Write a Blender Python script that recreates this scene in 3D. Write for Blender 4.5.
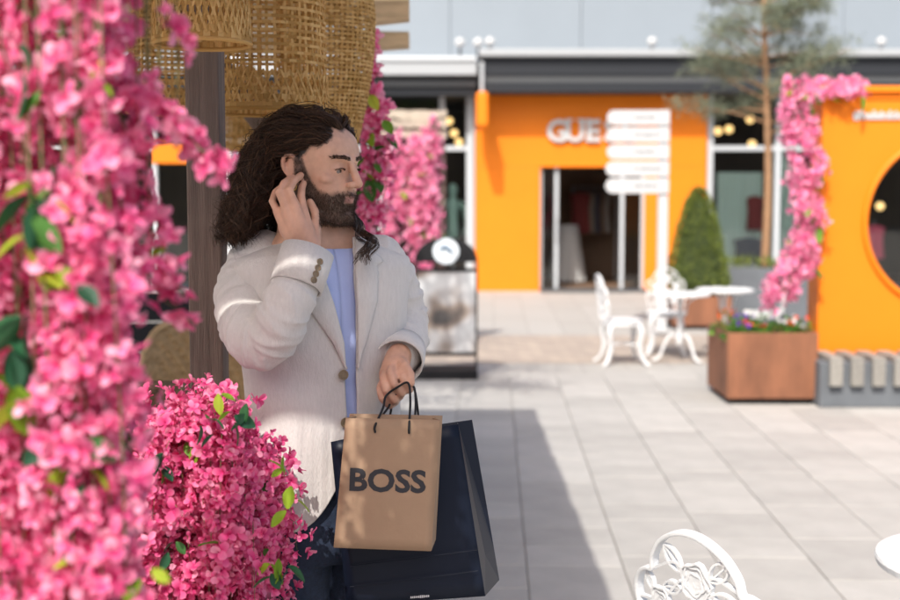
import bpy, bmesh, math, random
import numpy as np
from mathutils.bvhtree import BVHTree
from mathutils import Vector, Matrix, noise
R = math.radians
random.seed(7)
scn = bpy.context.scene
for o in list(bpy.data.objects): bpy.data.objects.remove(o)
COL = scn.collection

# ------------------------------------------------------------------ camera
CAM_H, PITCH, FPX = 1.65, R(4.7), 1250.0
cam_d = bpy.data.cameras.new('camera'); cam = bpy.data.objects.new('camera', cam_d); COL.objects.link(cam)
cam.location = (0, 0, CAM_H); cam.rotation_euler = (math.pi/2-PITCH, 0, 0)
cam_d.lens = 50; cam_d.sensor_width = 36; cam_d.clip_end = 2000; cam_d.clip_start = .05
cam_d.dof.use_dof = True; cam_d.dof.focus_distance = 2.62; cam_d.dof.aperture_fstop = 2.9
scn.camera = cam

# ------------------------------------------------------------------ sky and sun
SUN_EL, SUN_AZ = R(48), R(18)            # sun behind the camera, to its left
w = bpy.data.worlds.new('World'); scn.world = w; w.use_nodes = True
nt = w.node_tree; nt.nodes.clear()
wo = nt.nodes.new('ShaderNodeOutputWorld'); bg = nt.nodes.new('ShaderNodeBackground'); sk = nt.nodes.new('ShaderNodeTexSky')
sk.sky_type = 'NISHITA'; sk.sun_disc = False; sk.sun_elevation = SUN_EL; sk.sun_rotation = math.pi+SUN_AZ
sk.dust_density = 5.0; sk.air_density = 1.0; sk.ozone_density = 1.0
bg.inputs[1].default_value = .15
nt.links.new(sk.outputs[0], bg.inputs[0]); nt.links.new(bg.outputs[0], wo.inputs[0])
sd = bpy.data.lights.new('sun', 'SUN'); sd.energy = 3.5; sd.angle = R(.53); sd.color = (1, .95, .87)
sun = bpy.data.objects.new('sun', sd); COL.objects.link(sun); sun.location = (-4, -12, 14)
sv = Vector((math.sin(SUN_AZ)*math.cos(SUN_EL), math.cos(SUN_AZ)*math.cos(SUN_EL), -math.sin(SUN_EL)))
sun.rotation_euler = sv.to_track_quat('-Z', 'Y').to_euler()
scn.view_settings.view_transform = 'Standard'; scn.view_settings.look = 'None'
scn.view_settings.exposure = .52; scn.view_settings.gamma = 1

# ------------------------------------------------------------------ helpers
_c, _s = math.cos(PITCH), math.sin(PITCH)
def P(x, y, D):                            # photo pixel (900x600) at distance D along the plaza
    cx, cy = (x-450)/FPX, (300-y)/FPX
    t = D/(_c+cy*_s)
    return Vector((cx*t, D, CAM_H+t*(-_s+cy*_c)))
def G(x, y):                               # photo pixel on the ground
    cx, cy = (x-450)/FPX, (300-y)/FPX
    t = -CAM_H/(-_s+cy*_c)
    return Vector((cx*t, t*(_c+cy*_s), 0))
def proj(p):
    d = Vector(p)-Vector((0, 0, CAM_H)); z = d.y*_c-d.z*_s
    return (450+FPX*d.x/z, 300-FPX*(d.y*_s+d.z*_c)/z, z) if z > .01 else (-9999, -9999, z)

def mat(name, col, rough=.6, metal=0, var=0, vscale=8, bump=0, bscale=60, obj_var=0, spec=.5, emit=None, estr=0, noise_col=None, nfac=.5, sheen=0, stretch=None):
    m = bpy.data.materials.new(name); m.use_nodes = True; n = m.node_tree; L = n.links
    b = n.nodes['Principled BSDF']; b.inputs['Roughness'].default_value = rough; b.inputs['Metallic'].default_value = metal
    b.inputs['Base Color'].default_value = (*col, 1); b.inputs['Specular IOR Level'].default_value = spec
    if sheen: b.inputs['Sheen Weight'].default_value = sheen
    if emit: b.inputs['Emission Color'].default_value = (*emit, 1); b.inputs['Emission Strength'].default_value = estr
    tc = n.nodes.new('ShaderNodeTexCoord'); vec = tc.outputs['Object']
    if stretch:
        mp = n.nodes.new('ShaderNodeMapping'); mp.inputs['Scale'].default_value = stretch; L.new(vec, mp.inputs[0]); vec = mp.outputs[0]
    cur = None
    if var or noise_col:
        t = n.nodes.new('ShaderNodeTexNoise'); t.inputs['Scale'].default_value = vscale; t.inputs['Detail'].default_value = 6; t.inputs['Roughness'].default_value = .65
        L.new(vec, t.inputs['Vector'])
        rp = n.nodes.new('ShaderNodeValToRGB'); L.new(t.outputs['Fac'], rp.inputs[0])
        c2 = noise_col or tuple(max(0, c*(1-var)) for c in col); c1 = col if noise_col else tuple(min(1, c*(1+var)) for c in col)
        rp.color_ramp.elements[0].position = .5-.5*(1-nfac); rp.color_ramp.elements[1].position = .5+.5*(1-nfac)
        rp.color_ramp.elements[0].color = (*c2, 1); rp.color_ramp.elements[1].color = (*c1, 1); cur = rp.outputs[0]
    if obj_var:
        oi = n.nodes.new('ShaderNodeObjectInfo'); mr = n.nodes.new('ShaderNodeMapRange')
        mr.inputs[3].default_value = 1-obj_var; mr.inputs[4].default_value = 1+obj_var; L.new(oi.outputs['Random'], mr.inputs[0])
        mx = n.nodes.new('ShaderNodeVectorMath'); mx.operation = 'SCALE'; L.new(mr.outputs[0], mx.inputs['Scale'])
        if cur is not None: L.new(cur, mx.inputs[0])
        else: mx.inputs[0].default_value = col
        cur = mx.outputs[0]
    if cur is not None: L.new(cur, b.inputs['Base Color'])
    if bump:
        t2 = n.nodes.new('ShaderNodeTexNoise'); t2.inputs['Scale'].default_value = bscale; t2.inputs['Detail'].default_value = 4; L.new(vec, t2.inputs['Vector'])
        bp = n.nodes.new('ShaderNodeBump'); bp.inputs['Strength'].default_value = bump; bp.inputs['Distance'].default_value = .01
        L.new(t2.outputs['Fac'], bp.inputs['Height']); L.new(bp.outputs[0], b.inputs['Normal'])
    return m

def petal_mat(name, stops, trans=.35, rough=.55, tip=None):
    m = bpy.data.materials.new(name); m.use_nodes = True; n = m.node_tree; L = n.links
    b = n.nodes['Principled BSDF']; out = n.nodes['Material Output']; b.inputs['Roughness'].default_value = rough; b.inputs['Specular IOR Level'].default_value = .3
    g = n.nodes.new('ShaderNodeNewGeometry'); rp = n.nodes.new('ShaderNodeValToRGB')
    oi = n.nodes.new('ShaderNodeObjectInfo'); ad = n.nodes.new('ShaderNodeMath'); ad.operation = 'ADD'; fr = n.nodes.new('ShaderNodeMath'); fr.operation = 'FRACT'
    L.new(g.outputs['Random Per Island'], ad.inputs[0]); L.new(oi.outputs['Random'], ad.inputs[1]); L.new(ad.outputs[0], fr.inputs[0])
    L.new(fr.outputs[0], rp.inputs[0])
    el = rp.color_ramp.elements
    while len(el) < len(stops): el.new(.5)
    for e, (p, c) in zip(el, stops): e.position = p; e.color = (*c, 1)
    colr = rp.outputs[0]
    if tip:
        at = n.nodes.new('ShaderNodeAttribute'); at.attribute_name = 'tip'; mxc = n.nodes.new('ShaderNodeMix'); mxc.data_type = 'RGBA'; mxc.inputs['B'].default_value = (*tip, 1)
        pw = n.nodes.new('ShaderNodeMath'); pw.operation = 'POWER'; pw.inputs[1].default_value = 1.6; L.new(at.outputs['Fac'], pw.inputs[0]); sc_ = n.nodes.new('ShaderNodeMath'); sc_.operation = 'MULTIPLY'; sc_.inputs[1].default_value = .42; L.new(pw.outputs[0], sc_.inputs[0])
        L.new(sc_.outputs[0], mxc.inputs['Factor']); L.new(colr, mxc.inputs['A']); colr = mxc.outputs['Result']
    L.new(colr, b.inputs['Base Color'])
    tr = n.nodes.new('ShaderNodeBsdfTranslucent'); L.new(colr, tr.inputs[0])
    mx = n.nodes.new('ShaderNodeMixShader'); mx.inputs[0].default_value = trans
    L.new(b.outputs[0], mx.inputs[1]); L.new(tr.outputs[0], mx.inputs[2]); L.new(mx.outputs[0], out.inputs[0])
    return m

def glass_mat(name, tint=(.92, .95, .94), refl=.0):
    m = bpy.data.materials.new(name); m.use_nodes = True; n = m.node_tree; L = n.links
    out = n.nodes['Material Output']; n.nodes.remove(n.nodes['Principled BSDF'])
    t = n.nodes.new('ShaderNodeBsdfTransparent'); t.inputs[0].default_value = (*tint, 1)
    g = n.nodes.new('ShaderNodeBsdfGlossy'); g.inputs['Roughness'].default_value = .01
    fr = n.nodes.new('ShaderNodeFresnel'); fr.inputs[0].default_value = 1.5
    ad = n.nodes.new('ShaderNodeMath'); ad.operation = 'ADD'; ad.inputs[1].default_value = refl; L.new(fr.outputs[0], ad.inputs[0])
    mx = n.nodes.new('ShaderNodeMixShader'); L.new(ad.outputs[0], mx.inputs[0]); L.new(t.outputs[0], mx.inputs[1]); L.new(g.outputs[0], mx.inputs[2]); L.new(mx.outputs[0], out.inputs[0])
    return m

class MB:
    def __init__(s): s.v = []; s.f = []
    def add(s, vs, fs):
        o = len(s.v); s.v += [tuple(v) for v in vs]; s.f += [tuple(i+o for i in f) for f in fs]; return s
    def box(s, c, d, M=None):
        x, y, z = d[0]/2, d[1]/2, d[2]/2
        vs = [Vector((a*x, b*y, e*z)) for e in (-1, 1) for b in (-1, 1) for a in (-1, 1)]
        if M is not None: vs = [M @ v for v in vs]
        c = Vector(c)
        return s.add([v+c for v in vs], [(0, 2, 3, 1), (4, 5, 7, 6), (0, 1, 5, 4), (2, 6, 7, 3), (0, 4, 6, 2), (1, 3, 7, 5)])
    def box2(s, a, b):
        a = Vector(a); b = Vector(b); return s.box((a+b)/2, [abs(k) for k in (b-a)])
    def hexa(s, p):                        # 8 corners: bottom 4 ccw, top 4 ccw
        return s.add(p, [(3, 2, 1, 0), (4, 5, 6, 7), (0, 1, 5, 4), (1, 2, 6, 5), (2, 3, 7, 6), (3, 0, 4, 7)])
    def tube(s, pts, r, n=8, cap=True, flat=1.0, round_caps=False, n0=None):
        pts = [Vector(p) for p in pts]
        if not hasattr(r, '__len__'): r = [r]*len(pts)
        if round_caps:
            d0 = (pts[0]-pts[1]).normalized(); d1 = (pts[-1]-pts[-2]).normalized()
            pre = [(pts[0]+d0*r[0]*math.sin(a), r[0]*math.cos(a)) for a in (1.5, 1.1, .7, .35)]
            post = [(pts[-1]+d1*r[-1]*math.sin(a), r[-1]*math.cos(a)) for a in (.35, .7, 1.1, 1.5)]
            r = [q[1] for q in pre]+list(r)+[q[1] for q in post]; pts = [q[0] for q in pre]+pts+[q[0] for q in post]
        vs = []; fs = []; nrm = None
        for i, p in enumerate(pts):
            t = (pts[min(i+1, len(pts)-1)]-pts[max(i-1, 0)])
            if t.length < 1e-9: t = Vector((0, 0, 1))
            t.normalize()
            if nrm is None:
                a = Vector((0, 0, 1)) if abs(t.z) < .9 else Vector((1, 0, 0)); nrm = t.cross(a).normalized()
                if n0 is not None: nrm = (Vector(n0)-t*t.dot(Vector(n0))).normalized()
            else:
                nrm = (nrm-t*nrm.dot(t))
                nrm = nrm.normalized() if nrm.length > 1e-6 else t.orthogonal().normalized()
            bn = t.cross(nrm)
            for k in range(n):
                a = 2*math.pi*k/n; vs.append(p+(nrm*math.cos(a)+bn*math.sin(a)*flat)*r[i])
        for i in range(len(pts)-1):
            for k in range(n):
                k2 = (k+1) % n; fs.append((i*n+k, i*n+k2, (i+1)*n+k2, (i+1)*n+k))
        if cap:
            fs.append(tuple(range(n-1, -1, -1))); fs.append(tuple((len(pts)-1)*n+k for k in range(n)))
        return s.add(vs, fs)
    def lathe(s, prof, c=(0, 0, 0), n=24, sx=1, sy=1):
        c = Vector(c); vs = []; fs = []
        for r, z in prof:
            for k in range(n):
                a = 2*math.pi*k/n; vs.append(c+Vector((r*sx*math.cos(a), r*sy*math.sin(a), z)))
        for i in range(len(prof)-1):
            for k in range(n):
                k2 = (k+1) % n; fs.append((i*n+k, i*n+k2, (i+1)*n+k2, (i+1)*n+k))
        if prof[0][0] > 1e-4: fs.append(tuple(range(n-1, -1, -1)))
        if prof[-1][0] > 1e-4: fs.append(tuple((len(prof)-1)*n+k for k in range(n)))
        return s.add(vs, fs)
    def ell(s, c, r, M=None, n=16, m=10):
        c = Vector(c)
        if not hasattr(r, '__len__'): r = (r, r, r)
        vs = [Vector((0, 0, -r[2]))]; fs = []
        for i in range(1, m):
            b = -math.pi/2+math.pi*i/m
            for k in range(n):
                a = 2*math.pi*k/n; vs.append(Vector((r[0]*math.cos(b)*math.cos(a), r[1]*math.cos(b)*math.sin(a), r[2]*math.sin(b))))
        vs.append(Vector((0, 0, r[2])))
        for k in range(n):
            k2 = (k+1) % n; fs.append((0, 1+k2, 1+k)); top = len(vs)-1; q = 1+(m-2)*n; fs.append((top, q+k, q+k2))
        for i in range(m-2):
            for k in range(n):
                k2 = (k+1) % n; fs.append((1+i*n+k, 1+i*n+k2, 1+(i+1)*n+k2, 1+(i+1)*n+k))
        if M is not None: vs = [M @ v for v in vs]
        return s.add([v+c for v in vs], fs)
    def prism(s, poly, ax_u, ax_v, org, depth):   # polygon in plane (u,v) extruded along depth vector
        org = Vector(org); u = Vector(ax_u); v = Vector(ax_v); d = Vector(depth); n = len(poly)
        a = [org+u*p[0]+v*p[1] for p in poly]; b = [q+d for q in a]
        return s.add(a+b, [tuple(range(n-1, -1, -1)), tuple(range(n, 2*n))]+[(i, (i+1) % n, n+(i+1) % n, n+i) for i in range(n)])
    def grid(s, pts):                      # pts[i][j]
        n = len(pts[0]); vs = [p for r in pts for p in r]
        return s.add(vs, [(i*n+j, i*n+j+1, (i+1)*n+j+1, (i+1)*n+j) for i in range(len(pts)-1) for j in range(n-1)])
    def mesh(s, name):
        me = bpy.data.meshes.new(name); me.from_pydata(s.v, [], s.f); me.validate(); me.update()
        return me
    def build(s, name, m, parent=None, smooth=False, bevel=0, world=False, seg=2, autos=None):
        me = s.mesh(name)
        bm = bmesh.new(); bm.from_mesh(me); bmesh.ops.recalc_face_normals(bm, faces=bm.faces); bm.to_mesh(me); bm.free()
        o = link(name, me, m, parent, world)
        if smooth: me.shade_smooth()
        if bevel:
            b = o.modifiers.new('bevel', 'BEVEL'); b.width = bevel; b.segments = seg; b.limit_method = 'ANGLE'; b.angle_limit = R(40)
        return o
def link(name, me, m=None, parent=None, world=False):
    o = bpy.data.objects.new(name, me); COL.objects.link(o)
    if m is not None and not me.materials: me.materials.append(m)
    if parent is not None:
        o.parent = parent
        if world: o.matrix_parent_inverse = root_mat(parent).inverted()
    return o
def root_mat(o):
    mm = o.matrix_basis.copy()
    return (root_mat(o.parent) @ o.matrix_parent_inverse @ mm) if o.parent else mm
def thing(name, label, cat, loc=(0, 0, 0), rz=0, group=None):
    o = bpy.data.objects.new(name, None); COL.objects.link(o); o.empty_display_size = .1
    o.location = loc; o.rotation_euler = (0, 0, rz)
    return tag(o, label, cat, group)
def tag(o, label=None, cat=None, group=None, kind=None):
    if label: o['label'] = label
    if cat: o['category'] = cat
    if group: o['group'] = group
    if kind: o['kind'] = kind
    return o
def copy_tree(o, parent=None):
    c = o.copy(); COL.objects.link(c); c.parent = parent
    if parent is not None: c.matrix_parent_inverse = o.matrix_parent_inverse.copy()
    for ch in [q for q in o.children]: copy_tree(ch, c)
    return c
def remesh(o, vox, it=4, fac=.5):
    m = o.modifiers.new('r', 'REMESH'); m.mode = 'VOXEL'; m.voxel_size = vox
    if it:
        k = o.modifiers.new('s', 'SMOOTH'); k.factor = fac; k.iterations = it
    dg = bpy.context.evaluated_depsgraph_get(); dg.update()
    me = bpy.data.meshes.new_from_object(o.evaluated_get(dg)); o.modifiers.clear()
    old = o.data; ms = list(old.materials); o.data = me; bpy.data.meshes.remove(old)
    me.materials.clear()
    for q in ms: me.materials.append(q)
    me.shade_smooth(); return o
def text_obj(name, s, size, m, parent, M, extrude=.002, offset=0, align='LEFT', world=True, sx=1, spacing=1):
    cu = bpy.data.curves.new(name, 'FONT'); cu.body = s; cu.size = size; cu.extrude = extrude; cu.offset = offset; cu.align_x = align; cu.resolution_u = 3; cu.space_character = spacing
    t = bpy.data.objects.new(name, cu); COL.objects.link(t)
    dg = bpy.context.evaluated_depsgraph_get(); dg.update(); me = bpy.data.meshes.new_from_object(t.evaluated_get(dg))
    bpy.data.objects.remove(t); me.name = name
    me.transform(M @ Matrix.Diagonal((sx, 1, 1, 1))); me.materials.clear()
    return link(name, me, m, parent, world)
def smoothpath(pts, n=8):                  # catmull-rom
    pts = [Vector(p) for p in pts]; out = []
    q = [2*pts[0]-pts[1]]+pts+[2*pts[-1]-pts[-2]]
    for i in range(1, len(q)-2):
        for k in range(n):
            t = k/n; a, b, c, d = q[i-1], q[i], q[i+1], q[i+2]
            out.append(.5*((2*b)+(c-a)*t+(2*a-5*b+4*c-d)*t*t+(3*b-a-3*c+d)*t**3))
    out.append(pts[-1]); return out
def lerp(a, b, t): return a+(b-a)*t
def interp(tab, x):
    if x <= tab[0][0]: return tab[0][1:]
    for p, q in zip(tab, tab[1:]):
        if x <= q[0]:
            t = (x-p[0])/(q[0]-p[0]); t = t*t*(3-2*t) if False else t
            return tuple(lerp(a, b, t) for a, b in zip(p[1:], q[1:]))
    return tab[-1][1:]
Z = Vector((0, 0, 1))
def np_mesh(name, V, F):                   # V (n,3), F (m,4) arrays -> mesh, fast
    me = bpy.data.meshes.new(name); n, m = len(V), len(F); me.vertices.add(n); me.vertices.foreach_set('co', np.asarray(V, 'f').ravel())
    me.loops.add(m*4); me.loops.foreach_set('vertex_index', np.asarray(F, 'i').ravel()); me.polygons.add(m); me.polygons.foreach_set('loop_start', np.arange(0, m*4, 4, dtype='i'))
    me.update(calc_edges=True); me.shade_smooth(); return me
class Strands:                             # many thin three-sided hairs in one mesh
    def __init__(s): s.V = []; s.F = []; s.n = 0
    def add(s, pts, rad):
        p = np.array([tuple(q) for q in pts]); n = len(p); t = np.gradient(p, axis=0); t /= np.linalg.norm(t, axis=1)[:, None]+1e-9
        u = np.cross(t, np.array((.31, .82, .47))); u /= np.linalg.norm(u, axis=1)[:, None]+1e-9; w_ = np.cross(t, u); r = np.asarray(rad)[:, None]
        s.V.append(np.stack([p+u*r, p+(-.5*u+.866*w_)*r, p+(-.5*u-.866*w_)*r], 1).reshape(-1, 3))
        i = np.arange(n-1)[:, None]*3+s.n; k = np.arange(3)[None, :]; k2 = (k+1) % 3
        s.F.append(np.stack([i+k, i+k2, i+3+k2, i+3+k], 2).reshape(-1, 4)); s.n += 3*n
    def build(s, name, m, parent): return link(name, np_mesh(name, np.concatenate(s.V), np.concatenate(s.F)), m, parent, True)

# ------------------------------------------------------------------ materials
M = {}
M['tile'] = mat('paving_stone', (.37, .357, .338), .75, var=.13, vscale=3.5, bump=.2, bscale=90, obj_var=.10)
M['ground'] = mat('ground_far', (.40, .385, .365), .8, var=.10, vscale=3, bump=.1)
M['joint'] = mat('joint_sand', (.26, .25, .235), .9, var=.2, vscale=30)
M['orange'] = mat('orange_paint', (.80, .205, .006), .5, var=.04, vscale=2, spec=.3)
M['white'] = mat('white_paint', (.50, .51, .52), .45, var=.03, vscale=12)
M['whitemetal'] = mat('white_cast_metal', (.66, .675, .69), .4, var=.06, vscale=25, bump=.12, bscale=120)
M['corten'] = mat('rusty_steel', (.21, .085, .043), .75, var=.45, vscale=4, bump=.3, bscale=40, stretch=(1, 1, .35))
M['greyconc'] = mat('grey_block', (.115, .128, .145), .75, var=.15, vscale=4)
M['slat'] = mat('weathered_slat', (.235, .225, .205), .8, var=.35, vscale=6, stretch=(8, .6, 8), obj_var=.12)
M['clad'] = mat('metal_cladding', (.225, .262, .30), .5, var=.03, vscale=1.2, metal=.0)
M['ledge'] = mat('ledge_metal', (.36, .38, .40), .5, spec=.3)
M['dark'] = mat('dark_metal', (.022, .025, .031), .6, spec=.25)
M['mid'] = mat('grey_metal', (.075, .08, .086), .55, spec=.3)
M['black'] = mat('black_powder_coat', (.012, .012, .014), .65, spec=.25)
M['inside'] = mat('shop_interior', (.085, .062, .048), .8)
M['inside2'] = mat('warm_shop_interior', (.26, .17, .115), .8, var=.25, vscale=2)
M['insidefloor'] = mat('shop_floor', (.16, .10, .065), .6)
M['curtain'] = mat('pale_curtain', (.62, .74, .70), .8, var=.06, vscale=3)
M['frame'] = mat('window_frame', (.50, .53, .56), .4)
M['post'] = mat('brown_timber', (.16, .118, .098), .75, var=.5, vscale=5, stretch=(10, 10, .5), bump=.5, bscale=30)
M['board'] = mat('pale_timber', (.55, .40, .24), .75, var=.35, vscale=5, stretch=(.8, 8, 8), bump=.4, bscale=25, obj_var=.1)
M['bamboo'] = petal_mat('woven_bamboo', [(0, (.52, .30, .085)), (.5, (.70, .44, .15)), (1, (.84, .60, .26))], .4)
M['wicker'] = mat('wicker', (.58, .41, .22), .65, var=.4, vscale=60)
M['wickerdark'] = mat('brown_wicker', (.16, .10, .06), .65, var=.35, vscale=40)
M['cushion'] = mat('dark_cushion', (.02, .02, .022), .9)
M['leaf'] = petal_mat('leaf', [(0, (.03, .10, .02)), (.6, (.07, .20, .03)), (1, (.17, .34, .03))], .3)
M['leafdark'] = petal_mat('dark_leaf', [(0, (.012, .06, .03)), (.6, (.03, .12, .055)), (1, (.09, .22, .03))], .25, .4)
M['pink'] = petal_mat('pink_petal', [(0, (.60, .02, .16)), (.3, (.80, .055, .26)), (.68, (.89, .16, .38)), (1, (.94, .46, .60))], .38, tip=(.95, .55, .70))
M['pinkpale'] = petal_mat('pale_pink_petal', [(0, (.78, .09, .32)), (.5, (.88, .22, .44)), (1, (.94, .52, .66))], .35, tip=(.95, .58, .72))
M['pinkshade'] = petal_mat('shaded_pink_petal', [(0, (.50, .012, .13)), (.35, (.72, .035, .22)), (.72, (.86, .11, .33)), (1, (.93, .38, .54))], .35, tip=(.93, .42, .58))  # darker copy of the pink petals, bush shade put into the colour
M['lime'] = petal_mat('lime_leaf', [(0, (.16, .30, .02)), (.6, (.30, .46, .03)), (1, (.48, .58, .06))], .4)
M['stem'] = mat('stem', (.12, .13, .05), .7)
M['bark'] = mat('pine_bark', (.30, .17, .09), .85, var=.4, vscale=20, bump=.6, bscale=40)
M['needle'] = petal_mat('pine_needle', [(0, (.09, .115, .075)), (.6, (.18, .205, .14)), (1, (.28, .30, .20))], .15)
M['conifer'] = petal_mat('conifer_leaf', [(0, (.08, .12, .02)), (.6, (.17, .22, .04)), (1, (.28, .32, .07))], .2)
M['soil'] = mat('soil', (.05, .035, .025), .95, bump=.6, bscale=30)
M['glass'] = glass_mat('window_glass')
M['lampglow'] = mat('warm_lamp', (1, .7, .35), .4, emit=(1, .62, .25), estr=1.6)
M['jacket'] = mat('linen_jacket', (.60, .572, .555), .9, var=.07, vscale=160, bump=.25, bscale=420, sheen=.2, stretch=(1, 1, .25))
M['shirt'] = mat('light_blue_cotton', (.45, .53, .86), .9, bump=.1, bscale=300)
M['jeans'] = mat('dark_denim', (.018, .030, .062), .85, var=.4, vscale=120, bump=.2, bscale=300)
M['shoe'] = mat('white_leather', (.6, .58, .55), .5)
M['button'] = mat('horn_button', (.22, .16, .10), .35, var=.4, vscale=90)
M['gold'] = mat('gold_metal', (.8, .55, .2), .25, metal=1)
M['kraft'] = mat('kraft_paper', (.315, .205, .13), .75, var=.05, vscale=25, bump=.08, bscale=60)
M['navy'] = mat('navy_card', (.009, .013, .026), .38, var=.1, vscale=5, spec=.16)
M['navyprint'] = mat('dark_print', (.02, .02, .026), .7)
M['cord'] = mat('black_cord', (.008, .008, .01), .8)

# ================================================================== GROUND
b = MB(); b.add([(-300, -300, -.012), (300, -300, -.012), (300, 500, -.012), (-300, 500, -.012)], [(0, 1, 2, 3)])
plaza = b.build('plaza', M['joint']); tag(plaza, kind='structure')
def brick_mat():
    m = mat('small_block_paving', (.44, .37, .31), .85); n = m.node_tree; L = n.links
    tc = n.nodes.new('ShaderNodeTexCoord'); mp = n.nodes.new('ShaderNodeMapping'); bt = n.nodes.new('ShaderNodeTexBrick')
    mp.inputs['Rotation'].default_value = (0, 0, R(45)); L.new(tc.outputs['Object'], mp.inputs[0]); L.new(mp.outputs[0], bt.inputs[0])
    bt.inputs['Scale'].default_value = 1; bt.inputs['Brick Width'].default_value = .21; bt.inputs['Row Height'].default_value = .105; bt.inputs['Mortar Size'].default_value = .006
    bt.inputs['Color1'].default_value = (.42, .35, .29, 1); bt.inputs['Color2'].default_value = (.31, .26, .225, 1); bt.inputs['Mortar'].default_value = (.22, .19, .17, 1)
    L.new(bt.outputs['Color'], n.nodes['Principled BSDF'].inputs['Base Color']); return m
def slab_mat():
    m = mat('far_slabs', (.40, .39, .37), .8); n = m.node_tree; L = n.links
    tc = n.nodes.new('ShaderNodeTexCoord'); mp = n.nodes.new('ShaderNodeMapping'); bt = n.nodes.new('ShaderNodeTexBrick')
    mp.inputs['Rotation'].default_value = (0, 0, R(92)); L.new(tc.outputs['Object'], mp.inputs[0]); L.new(mp.outputs[0], bt.inputs[0])
    bt.inputs['Scale'].default_value = 1; bt.inputs['Brick Width'].default_value = .66; bt.inputs['Row Height'].default_value = .4325; bt.inputs['Mortar Size'].default_value = .004
    bt.inputs['Color1'].default_value = (.37, .358, .34, 1); bt.inputs['Color2'].default_value = (.335, .322, .303, 1); bt.inputs['Mortar'].default_value = (.20, .19, .175, 1)
    L.new(bt.outputs['Color'], n.nodes['Principled BSDF'].inputs['Base Color']); return m
M['bricks'] = brick_mat(); M['slabs'] = slab_mat()
def sheet(name, x0, x1, y0, y1, z, m):
    q = MB(); q.add([(x0, y0, z), (x1, y0, z), (x1, y1, z), (x0, y1, z)], [(0, 1, 2, 3)]); return tag(q.build(name, m), kind='structure')
sheet('block_paving', -1.0, 3.2, 12.35, 14.9, .002, M['bricks'])
sheet('far_paving', -40, 40, 11.5, 40, -.002, M['slabs'])
sheet('side_paving', -60, -4.0, -60, 11.49, -.002, M['slabs']); sheet('near_paving', -3.99, 60, -60, 2.2, -.002, M['slabs']); sheet('outer_paving', 6.9, 60, 2.21, 11.49, -.002, M['slabs'])
# paving slabs that can be told apart, laid in courses running 2 degrees off the lens axis
random.seed(11)
ey = Vector((math.sin(R(2)), math.cos(R(2)), 0)); ex = Vector((math.cos(R(2)), -math.sin(R(2)), 0))
TW, slab_cache, slabs, rest = .4325, {}, [], MB()
def slab_mesh(l, k):
    key = (l, k)
    if key not in slab_cache:
        w2, l2, h = TW/2-.0025, l/2-.0025, .03; c = .003
        q = MB(); q.add([(-w2, -l2, -h), (w2, -l2, -h), (w2, l2, -h), (-w2, l2, -h), (-w2, -l2, -c), (w2, -l2, -c), (w2, l2, -c), (-w2, l2, -c),
                         (-w2+c, -l2+c, 0), (w2-c, -l2+c, 0), (w2-c, l2-c, 0), (-w2+c, l2-c, 0)],
                        [(0, 1, 5, 4), (1, 2, 6, 5), (2, 3, 7, 6), (3, 0, 4, 7), (4, 5, 9, 8), (5, 6, 10, 9), (6, 7, 11, 10), (7, 4, 8, 11), (8, 9, 10, 11)])
        me = q.mesh('paving_slab'); me.materials.append(M['tile']); slab_cache[key] = me
    return slab_cache[key]
for c in range(-10, 17):
    s = 2.2+random.choice((0, .165, .33, .5)); 
    while s < 12.0:
        l = random.choice((.33, .33, .5, .66, .66))
        ctr = ex*(.152+TW*(c+.5))+ey*(s+l/2)
        pr = proj(ctr); vis = -60 < pr[0] < 960 and pr[1] < 640
        if s+l < 12.0:
            slabs.append((0 if vis else 1, ctr.length, ctr.copy(), l))
        s += l
slabs.sort(key=lambda q: (q[0], q[1]))
for i, (v, d, ctr, l) in enumerate(slabs):
    dz = random.uniform(-.0015, .0015)
    if i < 300 and v == 0:
        o = link('paving_slab', slab_mesh(l, 0), None, plaza); o.location = (ctr.x, ctr.y, dz+.001); o.rotation_euler = (random.uniform(-.001, .001), random.uniform(-.001, .001), -R(2))
    else:
        me = slab_mesh(l, 0); Mx = Matrix.Translation((ctr.x, ctr.y, dz)) @ Matrix.Rotation(-R(2), 4, 'Z')
        rest.add([Mx @ vv.co for vv in me.vertices], [tuple(p.vertices) for p in me.polygons])
if rest.v: tag(rest.build('paving_slabs', M['tile'], plaza), kind='stuff')

# ================================================================== BUILDINGS ACROSS THE PLAZA (facade plane y = 22)
YF = 22.0
def F(x, y, D=YF): return P(x, y, D)
ZS = F(592, 95).z                           # soffit
shop = thing('shopfront', 'orange shopfront with white raised letters and dark glass doors', 'shopfront', (F(592, 290).x, YF, 0))
xl, xr, zd = F(475, 95).x, F(708, 95).x, F(592, 167).z
dl, dr = F(540, 200).x, F(645, 200).x
q = MB(); q.box2((xl, YF, -.01), (dl, YF+.35, zd)); q.build('portal_panel', M['orange'], shop, bevel=.006, world=True)
q = MB(); q.box2((dr, YF, -.01), (xr, YF+.35, zd)); q.build('portal_panel', M['orange'], shop, bevel=.006, world=True)
q = MB(); q.box2((xl, YF, zd+.002), (xr, YF+.35, ZS)); q.build('lintel_panel', M['orange'], shop, bevel=.006, world=True)
q = MB(); q.box2((xl-.05, YF-.03, -.01), (xl-.003, YF+.3, ZS)); q.build('edge_trim', M['ledge'], shop, world=True)
m1, m2 = F(557, 200).x, F(623, 200).x
for a in (dl+.02, m1, m2, dr-.02):
    q = MB(); q.box2((a-.03, YF+.10, 0), (a+.03, YF+.18, zd)); q.build('door_frame', M['frame'], shop, world=True)
for a, c in ((dl+.05, m1-.03), (m2+.03, dr-.05)):
    q = MB(); q.box2((a, YF+.135, .03), (c, YF+.147, zd-.03)); pn = q.build('door_pane', M['glass'], shop, world=True)
q = MB()
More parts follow.
